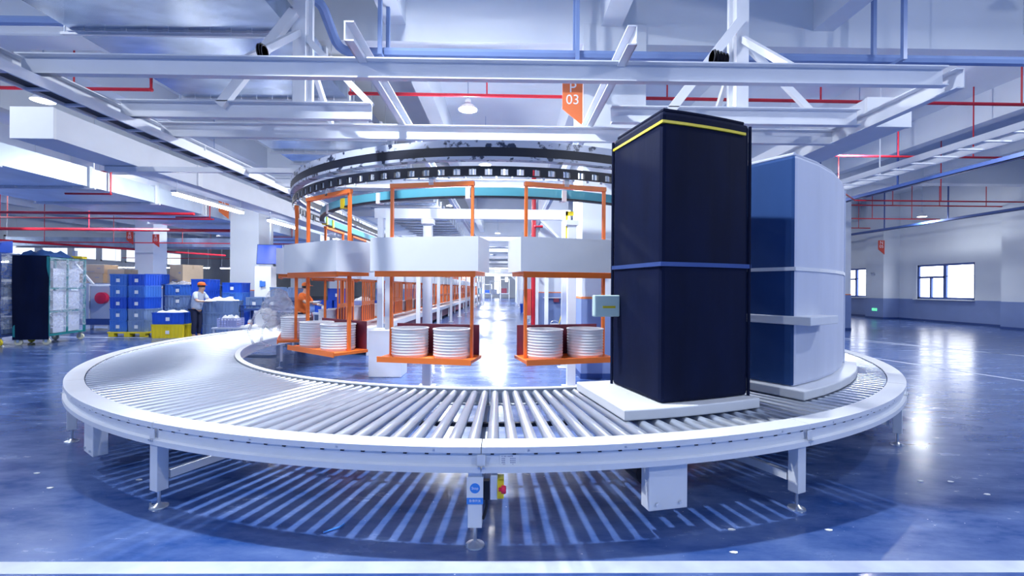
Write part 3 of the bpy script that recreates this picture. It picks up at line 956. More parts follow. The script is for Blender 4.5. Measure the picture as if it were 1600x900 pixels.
strut(-2.05, 7.35, 5.44, .5, 'trapeze hanger carrying the grey-blue pipe left of the round lamp')
strut(1.15, 7.45, 5.44, .3, 'trapeze hanger carrying the grey-blue pipe near the orange column sign')
strut(6.35, 7.2, 5.40, .6, 'trapeze hanger carrying the grey-blue pipe at upper right')
# red sprinkler lines
pipe('sprinkler_pipe', [[(-10.5, 9.05, 5.5), (-7.0, 9.05, 5.5), (-7.0, 9.05, 6.12)], [(-3.1, 9.05, 6.12), (-3.1, 9.05, 5.48), (22.8, 9.05, 5.38)]], .035, M['red'], 'long red sprinkler pipe just behind the front girder', hang=[(-.4, 9.05, 5.46), (3.2, 9.05, 5.44), (6.3, 9.05, 5.43), (-8.5, 9.05, 5.5), (10.4, 9.05, 5.42)])
pipe('sprinkler_pipe', [[(-5.05, 6.0, 5.5), (-3.1, 6.0, 5.46), (-3.1, 6.0, 5.75)]], .035, M['red'], 'bright red pipe wrapped under the wide galvanised duct')
for k, (y, z, x0) in enumerate([(12.4, 5.35, 8.0), (19.9, 5.42, 8.0), (23.6, 5.42, 8.0), (27.2, 5.42, 8.0)]):
    pipe('sprinkler_pipe', [[(x0, y, z), (22.8, y, z)]], .03, M['red'], 'thin red sprinkler pipe, %s behind the right cable ladder' % ordn(k),
         hang=[(x0 + 2.1 * i + .7, y, z) for i in range(1, 7)])
pipe('sprinkler_pipe', [[(9.3, 13, 4.75), (12.0, 15.5, 4.75), (20, 15.5, 4.75)]], .025, M['red'], 'thin red pipe with a bend under the right ceiling bay', hang=[(10.1, 13.7, 4.75), (15, 15.5, 4.75)])
for k, (y, z) in enumerate([(16.2, 4.18), (17.6, 4.2), (21, 4.18), (27, 4.15), (42, 4.15)]):
    pipe('sprinkler_pipe', [[(-35, y, z), (-11 - .2 * k, y, z)]], (.05, .03, .07, .03, .03)[k], M['red'], 'red sprinkler pipe crossing the left hall, %s from the front' % ordn(k),
         hang=[(-31 + 4 * i, y, z) for i in range(4)])
pipe('sprinkler_pipe', [[(-30, 20, 4.04), (-22, 36, 4.04)]], .07, M['red'], 'thick red main slanting through the far left hall')
def uloop(y, z0, z1, n):
    pipe('sprinkler_pipe', [[(-12.5, y, z1 + .05), (-11.68, y, z1 + .05), (-11.68, y, z0 - .08), (-13.0, y, z0 - .08)]], .03, M['red'],
         'red pipe loop hugging the side of the long galvanised duct, %s loop' % n)
uloop(13.6, 4.42, 4.95, 'nearest'); uloop(18.1, 4.42, 4.95, 'middle'); uloop(25, 4.42, 4.95, 'farthest')
pipe('sprinkler_pipe', [[(-1.6, 15.5, 4.05), (1.0, 15.5, 4.0), (1.0, 15.5, 3.75), (1.25, 15.5, 3.75)]], .045, M['red'], 'red branch pipe above the aisle joining the riser')
t = pipe('fire_riser', [[(1.12, 18.4, 0.05), (1.12, 18.4, 6.5)]], .09, M['red'], 'red fire riser standing before the second aisle column', hang=[])
MB().bb(-.36, -.1, -.12, .12, .55, 1.62).build('hose_cabinet', M['redsign'], t, (0, 0, -.05))
MB().lathe([(.15, 0), (.15, .06)], c=(0, 0, 3.4), n=16).build('pipe_flange', M['red'], t)
MB().bb(-.15, .15, -.15, .15, -.05, .02).build('riser_base', M['yellow'], t)
t = thing('yellow_bracket', 'yellow guard bracket on the white post right of the aisle', 'bracket', (1.10, 7.67, 2.2))
MB().bb(-.09, -.06, 0, .03, 0, .75).bb(-.09, .04, 0, .03, .68, .75).bb(-.09, .04, 0, .03, 0, .08).build('bracket_frame', M['yellow'], t)

# white bar under the long box
t = thing('cross_bar', 'slim white bar crossing below the long white duct box at left', 'beam', (-5.6, 8.6, 3.77))
MB().bb(-1.85, 1.75, -.05, .05, 0, .09).build('bar_tube', M['white'], t)
MB().bb(-1.86, -1.85, -.055, .055, -.005, .095).build('bar_cap', M['zinc'], t)
# strip lamps
def strip(x, y, z, L, label, rot=0.0, hang=.55):
    t = thing('strip_lamp', label, 'lamp', (x, y, z), rot, 'fluorescent strip lamps')
    MB().bb(-.06, .06, 0, L, 0, .05).build('lamp_housing', M['white'], t)
    MB().bb(-.05, .05, .03, L - .03, -.05, 0).build('lit_tube', M['strip_on'], t)
    if hang:
        MB().tube((0, .1, .05), (0, .1, hang), .006, n=6).tube((0, L - .1, .05), (0, L - .1, hang), .006, n=6).build('hanging_wire', M['zinc'], t)
nn = 0
for y, L in ((9.6, 2.5), (13.4, 1.8), (18.5, 1.8), (22.5, 1.8), (26.5, 1.8)):
    strip(-6.95, y, 3.60, L, 'lit strip lamp under the long white duct box, %s from the front' % ordn(nn), hang=.27); nn += 1
for i in range(7):
    strip(-5.0, 16 + 4.0 * i, 2.75, 1.6, 'lit strip lamp over the picking side of the straight row, %s from the front' % ordn(i), hang=.96)
for i, (x, y) in enumerate([(-24, 33), (-26.5, 33), (-21.3, 33), (-18.9, 33), (-16.5, 33), (-28, 26)]):
    strip(x, y, 2.95, 1.8, 'lit strip lamp over the far left work area, %s lamp' % ordn(i), rot=PI / 2 * .9, hang=CEIL - 2.95)
for i, (x, y, z) in enumerate([(-22, 17, 5.2), (-27, 19, 5.2)]):
    strip(x, y, z, 1.6, 'lit strip lamp beside the left galvanised duct, %s lamp' % ordn(i), hang=CEIL - z)

# ------------------------------------------------------------------ posts and gates along the aisle
def gate(i, y, zb, hb, xl=-2.6, xr=1.22):
    t = thing('aisle_gate', 'white steel gate spanning the aisle, %s from the front' % ordn(i), 'gate', ((xl + xr) / 2, y, 0), 0, 'white steel gates across the aisle')
    c = (xl + xr) / 2
    for x in (xl, xr):
        MB().bb(x - c - .055, x - c + .055, -.055, .055, .012, zb).build('post', M['white'], t)
        MB().bb(x - c - .12, x - c + .12, -.12, .12, 0, .012).build('foot_plate', M['white'], t)
    MB().bb(xl - c - .12, xr - c + .12, -.06, .06, zb - .004, zb + hb).build('cross_beam', M['white'], t)
    MB().bar((xr - c, 0, zb - .5), (xr - c - .5, 0, zb), .05, .05).build('brace', M['white'], t)
gate(0, 9.5, 3.08, .2)
for i in range(1, 12):
    gate(i, 9.5 + 4.1 * i, 3.05, .12)
for x, nm in ((-1.30, 'left'), (1.10, 'right')):
    t = thing('support_post', 'white support post under the curved rail, %s of the aisle' % nm, 'post', (x, 7.6, 0))
    MB().bb(-.07, .07, -.07, .07, .015, 2.78).build('post_tube', M['white'], t, bevel=.005)
    MB().bb(-.14, .14, -.14, .14, 0, .015).build('foot_plate', M['white'], t)
    MB().bb(-.1, .1, -2.1 if False else -.1, .1, 2.7, 2.78).build('post_cap', M['white'], t)
t = thing('post_cover', 'white boxed post cover with a slim post rising from it', 'post', (-2.2, 8.6, 0))
MB().bb(-.3, .3, -.25, .25, 0, .86).build('cover_box', M['white'], t, bevel=.01)
MB().bb(-.055, .055, -.055, .055, .86, 3.1).build('post_tube', M['white'], t)

# ------------------------------------------------------------------ signs
def sign(x, y, z, a, b, face, label, wd=.37):
    t = thing('column_sign', label, 'sign', (x, y, z), 0, 'pennant signs on the columns')
    hh = .82
    pts = [(-wd, .30), (0, 0.0), (0, hh), (-wd, hh)]
    v = [(p[0], -.012, p[1]) for p in pts] + [(p[0], .012, p[1]) for p in pts]
    MB().add(v, [(0, 1, 2, 3), (7, 6, 5, 4), (0, 4, 5, 1), (1, 5, 6, 2), (2, 6, 7, 3), (3, 7, 4, 0)]).build('sign_board', face, t)
    text('sign_letters', a, .27, M['letter'], t, (-wd / 2, -.014, hh - .14), (PI / 2, 0, 0))
    text('sign_letters', b, .25, M['letter'], t, (-wd / 2, -.014, hh - .36), (PI / 2, 0, 0))
sign(1.38, 8.28, 4.62, 'P', '03', M['orsign'], 'orange pennant sign P 03 on the near aisle column')
sign(1.38, 28.9, 4.0, 'P', '05', M['redsign'], 'small red pennant sign P 05 on a far aisle column', .4)
sign(-11.18, 18.5, 4.35, 'R', '04', M['orsign'], 'orange pennant sign R 04 on the white column at left', .4)
sign(-23.4, 28.9, 4.2, 'R', '05', M['redsign'], 'red pennant sign R 05 on the left side of the far column', .42)
sign(-21.78, 28.9, 4.05, 'R', '05', M['redsign'], 'red pennant sign R 05 on the right side of the far column', .42)
sign(22.0, 26.15, 3.75, 'N', '05', M['redsign'], 'red pennant sign N 05 on the pier by the windows', .36)
t = thing('exit_sign', 'small green glowing exit sign low on the pier by the windows', 'sign', (21.985, 26.8, .45))
MB().bb(-.03, 0, -.17, .17, 0, .15).build('sign_face', M['exit'], t)
v = [(-.034, -.13, .075), (-.034, -.05, .13), (-.034, -.05, .02)]
MB().add(v + [(-.031, a[1], a[2]) for a in v], [(0, 1, 2), (5, 4, 3), (0, 3, 4, 1), (1, 4, 5, 2), (2, 5, 3, 0)]).build('arrow', M['letter'], t)
t = thing('emergency_light', 'small grey twin emergency light on the pier by the windows', 'lamp', (21.985, 26.9, 2.55))
MB().bb(-.06, 0, -.12, .12, 0, .1).build('light_box', M['machine'], t)
for s in (-1, 1): MB().lathe([(.04, -.05), (.05, .0), (0, .01)], c=(-.05, s * .08, .14), n=12, axis='X').build('spot_head', M['machine'], t)
# ------------------------------------------------------------------ totes
TOTES = {}
def tote(w_, d_, h_, m, loc, label, rot=0.0, group='plastic totes at left', pal=True):
    key = (w_, d_, h_, m)
    if key not in TOTES:
        t = thing('plastic_tote', label, 'tote', loc, rot, group)
        a, b = w_ / 2, d_ / 2; k = .93; th = .02
        mb = MB()
        lo = [(-a * k, -b * k, 0), (a * k, -b * k, 0), (a * k, b * k, 0), (-a * k, b * k, 0)]
        hi = [(-a + .012, -b + .012, h_), (a - .012, -b + .012, h_), (a - .012, b - .012, h_), (-a + .012, b - .012, h_)]
        ih = [(x * .93, y * .93, z) for x, y, z in hi]
        il = [(x * .93, y * .93, .03) for x, y, z in lo]
        mb.add(lo + hi + ih + il, [(3, 2, 1, 0)] + [(i, (i + 1) % 4, 4 + (i + 1) % 4, 4 + i) for i in range(4)] +
               [(4 + i, 4 + (i + 1) % 4, 8 + (i + 1) % 4, 8 + i) for i in range(4)] + [(8 + i, 8 + (i + 1) % 4, 12 + (i + 1) % 4, 12 + i) for i in range(4)] + [(12, 13, 14, 15)])
        n = max(4, int(w_ / .11))
        for i in range(n + 1):                                   # ribs front and back
            x = -a * .9 + w_ * .9 * i / n
            for s in (-1, 1):
                mb.bar((x, s * b * .95, .02), (x, s * (b - .008), h_ - .02), .016, .022)
        n = max(4, int(d_ / .11))
        for i in range(n + 1):
            y = -b * .9 + d_ * .9 * i / n
            for s in (-1, 1):
                mb.bar((s * a * .95, y, .02), (s * (a - .008), y, h_ - .02), .022, .016)
        mb.build('tote_body', m, t)
        r = MB()
        r.bb(-a, a, -b, -b + .03, h_ - .035, h_).bb(-a, a, b - .03, b, h_ - .035, h_).bb(-a, -a + .03, -b, b, h_ - .035, h_).bb(a - .03, a, -b, b, h_ - .035, h_)
        r.build('rim', m, t)
        MB().bb(-.08, .08, -b - .012, -b + .01, h_ - .075, h_ - .045).build('handle', m, t)
        if pal:
            MB().bb(-.055, .055, -b - .004, -b + .004, h_ * .3, h_ * .3 + .11).build('paper_label', M['paper'], t)
        TOTES[key] = t
        return t
    return copy_tree(TOTES[key], loc, rot, label, group)
tb, tm, tg, tp, ty = M['tote_blue'], M['tote_mid'], M['tote_grey'], M['tote_pale'], M['yellow']
lev = ['bottom', 'second from bottom', 'middle', 'second from top', 'top']
for i in range(5):
    z = .152 + i * .372
    tote(.55, .72, .37, (tm, tm, tb, tm, tm)[i], cw(-12.64, 14.95, z), 'faded blue tote, %s of the left column on the yellow pallet' % lev[i])
    tote(.55, .72, .37, (tg, tg, tb, tm, tb)[i], cw(-12.05, 14.95, z), '%s tote, %s of the right column on the yellow pallet' % (('grey', 'grey', 'dark blue', 'faded blue', 'dark blue')[i], lev[i]))
t = thing('pallet', 'yellow plastic pallet under the tall blue tote columns', 'pallet', cw(-12.3, 14.95), -.014)
MB().bb(-.62, .62, -.42, .42, .11, .15).build('deck', M['yellow'], t)
for sx in (-.5, 0, .5):
    for sy in (-.34, .34):
        MB().bb(sx - .09, sx + .09, sy - .07, sy + .07, 0, .11).build('foot', M['yellow'], t)
for i in range(4):
    z = .2 + i * .372
    tote(.92, .6, .37, (tg, tg, tg, tm)[i], cw(-11.62, 16.1, z), 'long grey tote, %s of the stack behind the yellow tote' % (lev[0], lev[1], 'third from bottom', lev[4])[i])
t = thing('pallet', 'dark pallet under the long grey totes', 'pallet', cw(-11.62, 16.1))
MB().bb(-.6, .6, -.4, .4, .14, .2).build('deck', M['tray_blue'], t)
for sx in (-.5, 0, .5): MB().bb(sx - .08, sx + .08, -.38, .38, 0, .14).build('foot', M['tray_blue'], t)
tote(.55, .72, .37, tb, cw(-13.05, 16.85, 1.697), 'blue tote peeping out behind the right tote column')
t = thing('tote_shelf', 'dark support table behind the stacked totes', 'table', cw(-12.3, 17.0))
MB().bb(-1.0, 1.3, -.4, .4, 1.64, 1.695).build('table_top', M['tray_blue'], t)
for sx in (-.95, 1.25):
    for sy in (-.36, .36): MB().bb(sx - .03, sx + .03, sy - .03, sy + .03, 0, 1.64).build('leg', M['tray_blue'], t)
ytote = tote(.95, .62, .43, ty, cw(-10.82, 14.55, .0), 'yellow tote standing on the floor below a blue one', .12)
tote(.92, .6, .37, tb, cw(-10.82, 14.55, .432), 'bright blue tote standing on the yellow tote', .12)
for i in range(5):
    tote(.62, .6, .37, (tb, tb, tm, tb, tb)[i], cw(-10.6, 15.75, .02 + i * .372), 'blue tote behind the worker in the pale shirt, %s of its stack' % lev[i])
for i in range(5):
    tote(.7, .55, .37, (tb, tb, tm, tm, tb)[i], cw(-10.25 + .32 , 16.4, .02 + i * .345), 'blue tote beyond the pale-shirted worker, %s of the taller stack' % lev[i], pal=i < 4)
for i in range(3):
    tote(1.0, .6, .385, tg, cw(-9.55, 15.05, .01 + i * .387), 'wide grey tote beside the worker, %s of three' % ('bottom', 'middle', 'top')[i], pal=False)
for i in range(2):
    tote(.5, .5, .36, tb, cw(-10.6, 17.5, .75 + i * .362), 'small blue tote by the grey column, %s one' % ('lower', 'upper')[i], pal=False)
t = thing('tote_stand', 'low steel stand under the small blue totes', 'stand', cw(-10.6, 17.5))
MB().bb(-.3, .3, -.28, .28, .7, .75).build('stand_top', M['machine'], t)
for sx in (-.26, .26):
    for sy in (-.24, .24): MB().bb(sx - .02, sx + .02, sy - .02, sy + .02, 0, .7).build('leg', M['machine'], t)
for i, x in enumerate((-8.62, -8.02)):
    tote(.56, .6, .38, tg, cw(x, 15.5, .9), 'grey tote on the dark rail bench, %s one' % ('left', 'right')[i])
tote(.6, .6, .34, tg, cw(-7.8, 15.5, 1.282), 'grey tote stacked on top at the rail bench', pal=False)
t = thing('rail_bench', 'dark steel rail bench carrying grey totes', 'bench', cw(-8.2, 15.5))
MB().bb(-.85, 1.1, -.35, .35, .84, .9).build('bench_top', M['tray_blue'], t)
for s in (-.33, .33): MB().bar((-.9, s, 1.0), (1.1, s, 1.0), .03, .03).build('guard_rail', M['tray_blue'], t)
for sx in (-.8, 1.05):
    for s in (-.3, .3): MB().bb(sx - .03, sx + .03, s - .03, s + .03, 0, 1.0).build('leg', M['tray_blue'], t)

def lumps(name, label, cat, c, w_, d_, h_, m, n=9, seed=1, group=None):
    rr = random.Random(seed)
    mb = MB(); N = 14; Mm = 10
    vs = []; fs = []
    for j in range(Mm + 1):
        for i in range(N + 1):
            u, v = i / N * 2 - 1, j / Mm * 2 - 1
            e = max(0, 1 - max(abs(u), abs(v)) ** 3)
            z = h_ * e ** .5 * (.55 + .45 * abs(sin(3.1 * u + 2 * v + seed) * cos(4.3 * v - u + seed))) * (1 + .25 * (rr.random() - .5))
            vs.append((u * w_ / 2 * (1 + .05 * sin(5 * v + seed)), v * d_ / 2 * (1 + .05 * sin(4 * u)), z))
    for j in range(Mm):
        for i in range(N):
            k = j * (N + 1) + i
            fs.append((k, k + 1, k + N + 2, k + N + 1))
    k0 = len(vs)
    vs += [(x, y, -.0) for x, y, z in vs[:]]
    fs += [tuple(k0 + q for q in f[::-1]) for f in fs[:]]
    mb.add(vs, fs, 0, True)
    o = mb.build(name, m, None, c)
    return tag(o, label, cat, group)
lumps('bagged_parcels', 'white bagged parcels heaped in the top wide grey tote', 'parcels', cw(-9.55, 15.05, 1.1), .9, .5, .20, M['paper'], seed=3)
lumps('bagged_parcels', 'white bagged parcels on the bright blue tote', 'parcels', cw(-10.82, 14.55, .76), .8, .5, .12, M['paper'], seed=5)
lumps('plastic_sheet', 'clear crumpled plastic sheet on the long grey totes', 'plastic sheet', cw(-11.62, 16.1, 1.66), .88, .55, .16, M['bag'], seed=8)
def carton(x, y, z, w_, d_, h_, label, rot=0.0, m=None):
    t = thing('cardboard_box', label, 'box', cw(x, y, z), rot, 'brown cardboard boxes at left')
    MB().bb(-w_ / 2, w_ / 2, -d_ / 2, d_ / 2, 0, h_).build('box_body', m or M['card'], t, bevel=.006)
    MB().bb(-w_ / 2 - .002, w_ / 2 + .002, -.03, .03, h_ * .8, h_ + .002).build('packing_tape', mat('tan_tape' + str(len(bpy.data.materials)), (.45, .33, .22), .4), t)
    MB().bb(-w_ * .3, w_ * .1, -d_ / 2 - .002, -d_ / 2, h_ * .18, h_ * .24).bb(w_ * .2, w_ * .35, -d_ / 2 - .002, -d_ / 2, h_ * .55, h_ * .62).build('box_print', M['ink_grey'], t)
carton(-12.2, 17.05, 1.697, .9, .7, .72, 'brown cardboard box standing behind the blue totes', -.5)
t = thing('box_rack', 'pale rack carrying cartons behind the grey machine', 'rack', cw(-17.2, 19.5))
MB().bb(-1.2, 1.2, -.5, .5, 1.68, 1.73).build('shelf', M['machine'], t)
for sx in (-1.15, 1.15):
    for s in (-.45, .45): MB().bb(sx - .03, sx + .03, s - .03, s + .03, 0, 1.68).build('post', M['machine'], t)
carton(-17.6, 19.3, 1.735, 1.1, .7, .40, 'brown carton on the pale rack, lower of the left pair')
carton(-17.5, 19.3, 2.14, 1.0, .7, .36, 'brown carton on the pale rack, upper of the left pair')
carton(-16.5, 19.3, 1.735, .7, .7, .58, 'brown carton on the pale rack, single one at right')

# grey machine with red reel
t = thing('taping_machine', 'grey cabinet machine with a red reel beside the blue totes', 'machine', cw(-15.35, 17.0))
MB().bb(-.75, .0, -.5, .5, .42, 1.68).build('left_cabinet', M['machine'], t, bevel=.01)
MB().bb(.01, .75, -.45, .5, .42, 1.62).build('right_cabinet', M['machine'], t, bevel=.01)
MB().bb(-.62, -.38, -.52, -.5, 1.42, 1.56).build('control_screen', M['lcd'], t)
MB().lathe([(.0, -.62), (.12, -.62), (.21, -.6), (.21, -.47), (.1, -.45)], c=(.5, 0, 1.18), n=24, axis='Y').build('red_reel', M['button_red'], t)
MB().bb(-.72, .72, -.45, .45, .2, .42).build('undercarriage', M['tray_blue'], t)
for sx in (-.68, .68):
    for s in (-.4, .4): MB().bb(sx - .04, sx + .04, s - .04, s + .04, 0, .45).build('leg', M['machine'], t)
MB().bar((-.7, -.3, 2.45), (-.02, -.3, 1.68), .06, .06).build('feed_arm', M['white'], t)
MB().bb(-.76, -.66, -.33, -.23, 1.6, 2.9).build('mast', M['machine'], t)

# roll cages with plastic wrap
def castor(t, x, y, col):
    c = MB().lathe([(.03, -.025), (.085, -.025), (.095, -.015), (.095, .015), (.085, .025), (.03, .025)], c=(x, y, .095), n=18, axis='Y').build('castor_wheel', col, t)
    MB().bb(x - .03, x + .03, y - .04, y - .03, .08, .23).bb(x - .03, x + .03, y + .03, y + .04, .08, .23).bb(x - .04, x + .04, y - .045, y + .045, .2, .235).build('castor_fork', M['zinc'], c)
def rollcage(loc, rot, w_, d_, h_, label, frame, cover, wheel, shelves=(.9, 1.55), mids=1):
    t = thing('roll_cage', label, 'roll cage', loc, rot)
    a, b = w_ / 2, d_ / 2
    MB().bb(-a, a, -b, b, .235, .29).build('base_deck', frame, t)
    for sx in (-1, 1):
        for sy in (-1, 1):
            MB().bb(sx * a - .025, sx * a + .025, sy * b - .025, sy * b + .025, .235, h_).build('post', frame, t)
            castor(t, sx * (a - .06), sy * (b - .06), wheel)
    for sx in (-1, 1):
        for k in range(mids):
            y = -b + d_ * (k + 1) / (mids + 1)
            MB().bb(sx * a - .018, sx * a + .018, y - .018, y + .018, .29, h_).build('mid_post', frame, t)
        for z in shelves + (h_ - .03,):
            MB().bb(sx * a - .016, sx * a + .016, -b, b, z - .02, z + .02).build('side_rail', frame, t)
    for z in shelves + (h_ - .03,):
        MB().bb(-a, a, b - .016, b + .016, z - .02, z + .02).build('back_rail', frame, t)
        MB().bb(-a, a, -b - .016, -b + .016, z - .02, z + .02).build('front_rail', frame, t)
    if cover:
        mb = MB(); n = 18
        vs = []
        for k in range(7):
            z = .16 + (h_ + .02 - .16) * k / 6
            for i in range(n + 1):
                x = -a - .03 + (w_ + .06) * i / n
                vs.append((x, -b - .035 - .012 * sin(7 * x * (1 + .1 * k)) - .01 * cos(9 * x + k), z))
        N = len(vs)
        vs += [(x, y + .012, z) for x, y, z in vs[:]]
        fs = []
        for k in range(6):
            for i in range(n):
                q = k * (n + 1) + i
                fs += [(q, q + 1, q + n + 2, q + n + 1), (N + q + n + 1, N + q + n + 2, N + q + 1, N + q)]
        mb.add(vs, fs, 0, True).build('canvas_cover', cover, t)
    wr = MB(); n = 22
    def sheet(p0, p1, z0, z1, sd):
        p0, p1 = Vector(p0), Vector(p1); d = p1 - p0; nrm = Vector((d.y, -d.x, 0)).normalized()
        vs = []
        for k in range(13):
            z = z0 + (z1 - z0) * k / 12
            for i in range(n + 1):
                p = p0 + d * (i / n)
                off = .02 + .022 * sin(3 * i + 1.7 * k + sd) * cos(2.1 * k - i + sd)
                vs.append((p.x + nrm.x * off, p.y + nrm.y * off, z))
        fs = [(k * (n + 1) + i, k * (n + 1) + i + 1, (k + 1) * (n + 1) + i + 1, (k + 1) * (n + 1) + i) for k in range(12) for i in range(n)]
        wr.add(vs, fs, 0, True)
    sheet((a + .02, -b, 0), (a + .02, b, 0), .45, h_ - .02, 1)
    if not cover: sheet((-a, -b - .02, 0), (a, -b - .02, 0), .45, h_ - .02, 3)
    wr.build('plastic_wrap', M['wrap'], t, fix=False)
    return t
c2 = rollcage(cw(-13.2, 13.05), .24, .74, 1.5, 2.42, 'tall green roll cage with a navy canvas front and plastic wrapped side', M['green'], M['navy'], M['yellow'] if False else mat('ivory_wheel', (.7, .68, .5), .5))
lumps('folded_canvas', 'dark folded canvas lying on top of the green roll cage', 'canvas', cw(-13.18, 12.9, 2.43), .7, .9, .2, M['blue_and_shade_canvas'], seed=2)
t = thing('tray', 'yellow wooden tray lying on top of the green roll cage', 'tray', cw(-13.2, 13.62, 2.435), .24)
MB().bb(-.33, .33, -.12, .12, 0, .03).bb(-.33, .33, -.12, -.1, 0, .07).bb(-.33, .33, .1, .12, 0, .07).build('tray_body', M['yellow'], t)
rollcage(cw(-14.2, 12.55), .05, 1.1, 1.0, 2.5, 'plastic wrapped roll cage at the left edge with blue boxes on top', M['tray_blue'], None, M['yellow'], shelves=(.95, 1.7))
for i in range(3):
    x = -14.6 + .34 * i
    t = thing('picking_bin', 'small blue picking bin on the wrapped roll cage, %s of three' % ('left', 'middle', 'right')[i], 'bin', cw(x, 12.35, 2.51), 0, 'blue picking bins on the roll cage')
    v = [(-.15, -.16, 0), (.15, -.16, 0), (.15, .2, 0), (-.15, .2, 0), (-.15, -.1, .26), (.15, -.1, .26), (.15, .2, .34), (-.15, .2, .34)]
    MB().add(v, [(3, 2, 1, 0), (0, 1, 5, 4), (1, 2, 6, 5), (2, 3, 7, 6), (3, 0, 4, 7), (4, 5, 6, 7)]).build('bin_body', tb, t, bevel=.01)
    MB().bb(-.06, .06, -.155, -.14, .09, .14).build('bin_label', M['paper'], t)
for i in range(4):
    tote(.9, .8, .42, tm if i % 2 else tg, cw(-14.2, 12.55, .30 + i * .5), 'tote inside the wrapped roll cage at the left edge, %s from the floor' % ordn(i), .05, pal=False)
for i in range(3):
    carton(-13.2, 13.15, .30 + i * .63, .56, 1.1, .55, 'pale carton behind the plastic wrap of the green roll cage, %s from the floor' % ordn(i), .24, M['white_canvas'])

# low packing table with baskets
t = thing('packing_table', 'low grey packing table behind the ring with a basket and a white can', 'table', cw(-7.25, 12.9))
MB().bb(-1.0, 1.0, -.4, .4, .46, .5).build('table_top', M['machine'], t)
for sx in (-.95, .95):
    for s in (-.35, .35): MB().bb(sx - .025, sx + .025, s - .025, s + .025, 0, .46).build('leg', M['machine'], t)
def basket(x, y, z, w_, label):
    t = thing('mesh_basket', label, 'basket', cw(x, y, z))
    mb = MB()
    for s in (-1, 1):
        for k in range(5):
            zz = .02 + k * .05
            mb.bb(-w_ / 2, w_ / 2, s * .18 - .006, s * .18 + .006, zz, zz + .03)
            mb.bb(s * w_ / 2 - .006, s * w_ / 2 + .006, -.18, .18, zz, zz + .03)
        for k in range(7):
            x_ = -w_ / 2 + w_ * k / 6
            mb.bb(x_ - .012, x_ + .012, s * .18 - .006, s * .18 + .006, 0, .25)
    mb.bb(-w_ / 2, w_ / 2, -.18, .18, 0, .015)
    mb.build('basket_body', tp, t)
    return t
basket(-7.9, 12.8, .502, .52, 'pale lilac basket on the left of the packing table')
lumps('cleaning_cloth', 'white cloth lying in the lilac basket', 'cloth', cw(-7.9, 12.8, .69), .4, .28, .16, M['paper'], seed=11)
lumps('cleaning_cloth', 'white cloth spread on the packing table edge', 'cloth', cw(-7.25, 12.68, .502), .5, .25, .1, M['paper'], seed=12)
t = thing('spray_bottle', 'small white bottle with a dark cap on the packing table', 'bottle', cw(-7.45, 12.95, .502))
MB().lathe([(.055, 0), (.055, .15), (.03, .19), (.02, .2)], n=16).build('bottle_body', M['paper'], t)
MB().lathe([(.024, .2), (.024, .24), (0, .245)], n=12).build('bottle_cap', M['tray_blue'], t)
MB().lathe([(.0565, .05), (.0565, .1)], n=16).build('bottle_label', M['orange'], t)
t = thing('jerry_can', 'large white can with a crumpled top on the packing table', 'can', cw(-6.95, 12.85, .502))
MB().bb(-.22, .22, -.15, .15, 0, .42).build('can_body', M['paper'], t, bevel=.04)
MB().lathe([(.19, .40), (.17, .47), (.11, .52), (.03, .53), (0, .53)], n=12).build('can_top', M['paper'], t)

# column-side control cabinet and hung monitor
t = thing('control_cabinet', 'tall white control cabinet beside the R 04 column', 'cabinet', cw(-9.1, 16.8))
MB().bb(-.3, .3, -.2, .2, 0, 2.38).build('cabinet_body', M['paper'], t, bevel=.01)
MB().bb(-.28, .28, -.21, -.2, .1, 1.2).build('cabinet_door', M['white'], t)
MB().bb(-.08, -.02, -.26, -.2, 1.62, 1.85).bb(-.02, .1, -.25, -.2, 1.64, 1.83).build('wall_phone', M['tote_mid'], t)
t = thing('monitor', 'blue lit monitor tilted under a ceiling pole beside the carousel', 'monitor', cw(-7.25, 13.6, 2.3), .25)
mm = Matrix.Rotation(-.18, 3, 'X')
MB().box((0, 0, .3), (.68, .05, .6), 0, 0, mm).build('monitor_case', M['tray_blue'], t)
MB().box((0, -.03, .3), (.64, .01, .56), 0, 0, mm).build('monitor_screen', M['screen'], t)
MB().tube((0, .05, .4), (0, .05, 3.87 - 2.3), .02, n=8).build('ceiling_pole', M['machine'], t)

# ------------------------------------------------------------------ people
def skin_mesh(name, pts, edges, radii, m, parent, sub=2, extra=None):
    me = bpy.data.meshes.new(name)
    me.from_pydata(pts, edges, [])
    o = bpy.data.objects.new(name, me); COL.objects.link(o)
    o.modifiers.new('skin', 'SKIN')
    if not me.skin_vertices: 
        me.skin_vertices.new() if hasattr(me.skin_vertices, 'new') else None
    sv = me.skin_vertices[0].data
    for i, r in enumerate(radii):
        sv[i].radius = r if isinstance(r, tuple) else (r, r)
        sv[i].use_root = (i == 0)
    s = o.modifiers.new('sub', 'SUBSURF'); s.levels = sub; s.render_levels = sub
    dg = bpy.context.evaluated_depsgraph_get(); dg.update()
    nm = bpy.data.meshes.new_from_object(o.evaluated_get(dg))
    o.modifiers.clear(); o.data = nm; nm.name = name
    nm.materials.clear(); nm.materials.append(m)
    nm.polygons.foreach_set('use_smooth', [True] * len(nm.polygons))
    if parent: o.parent = parent
    return o
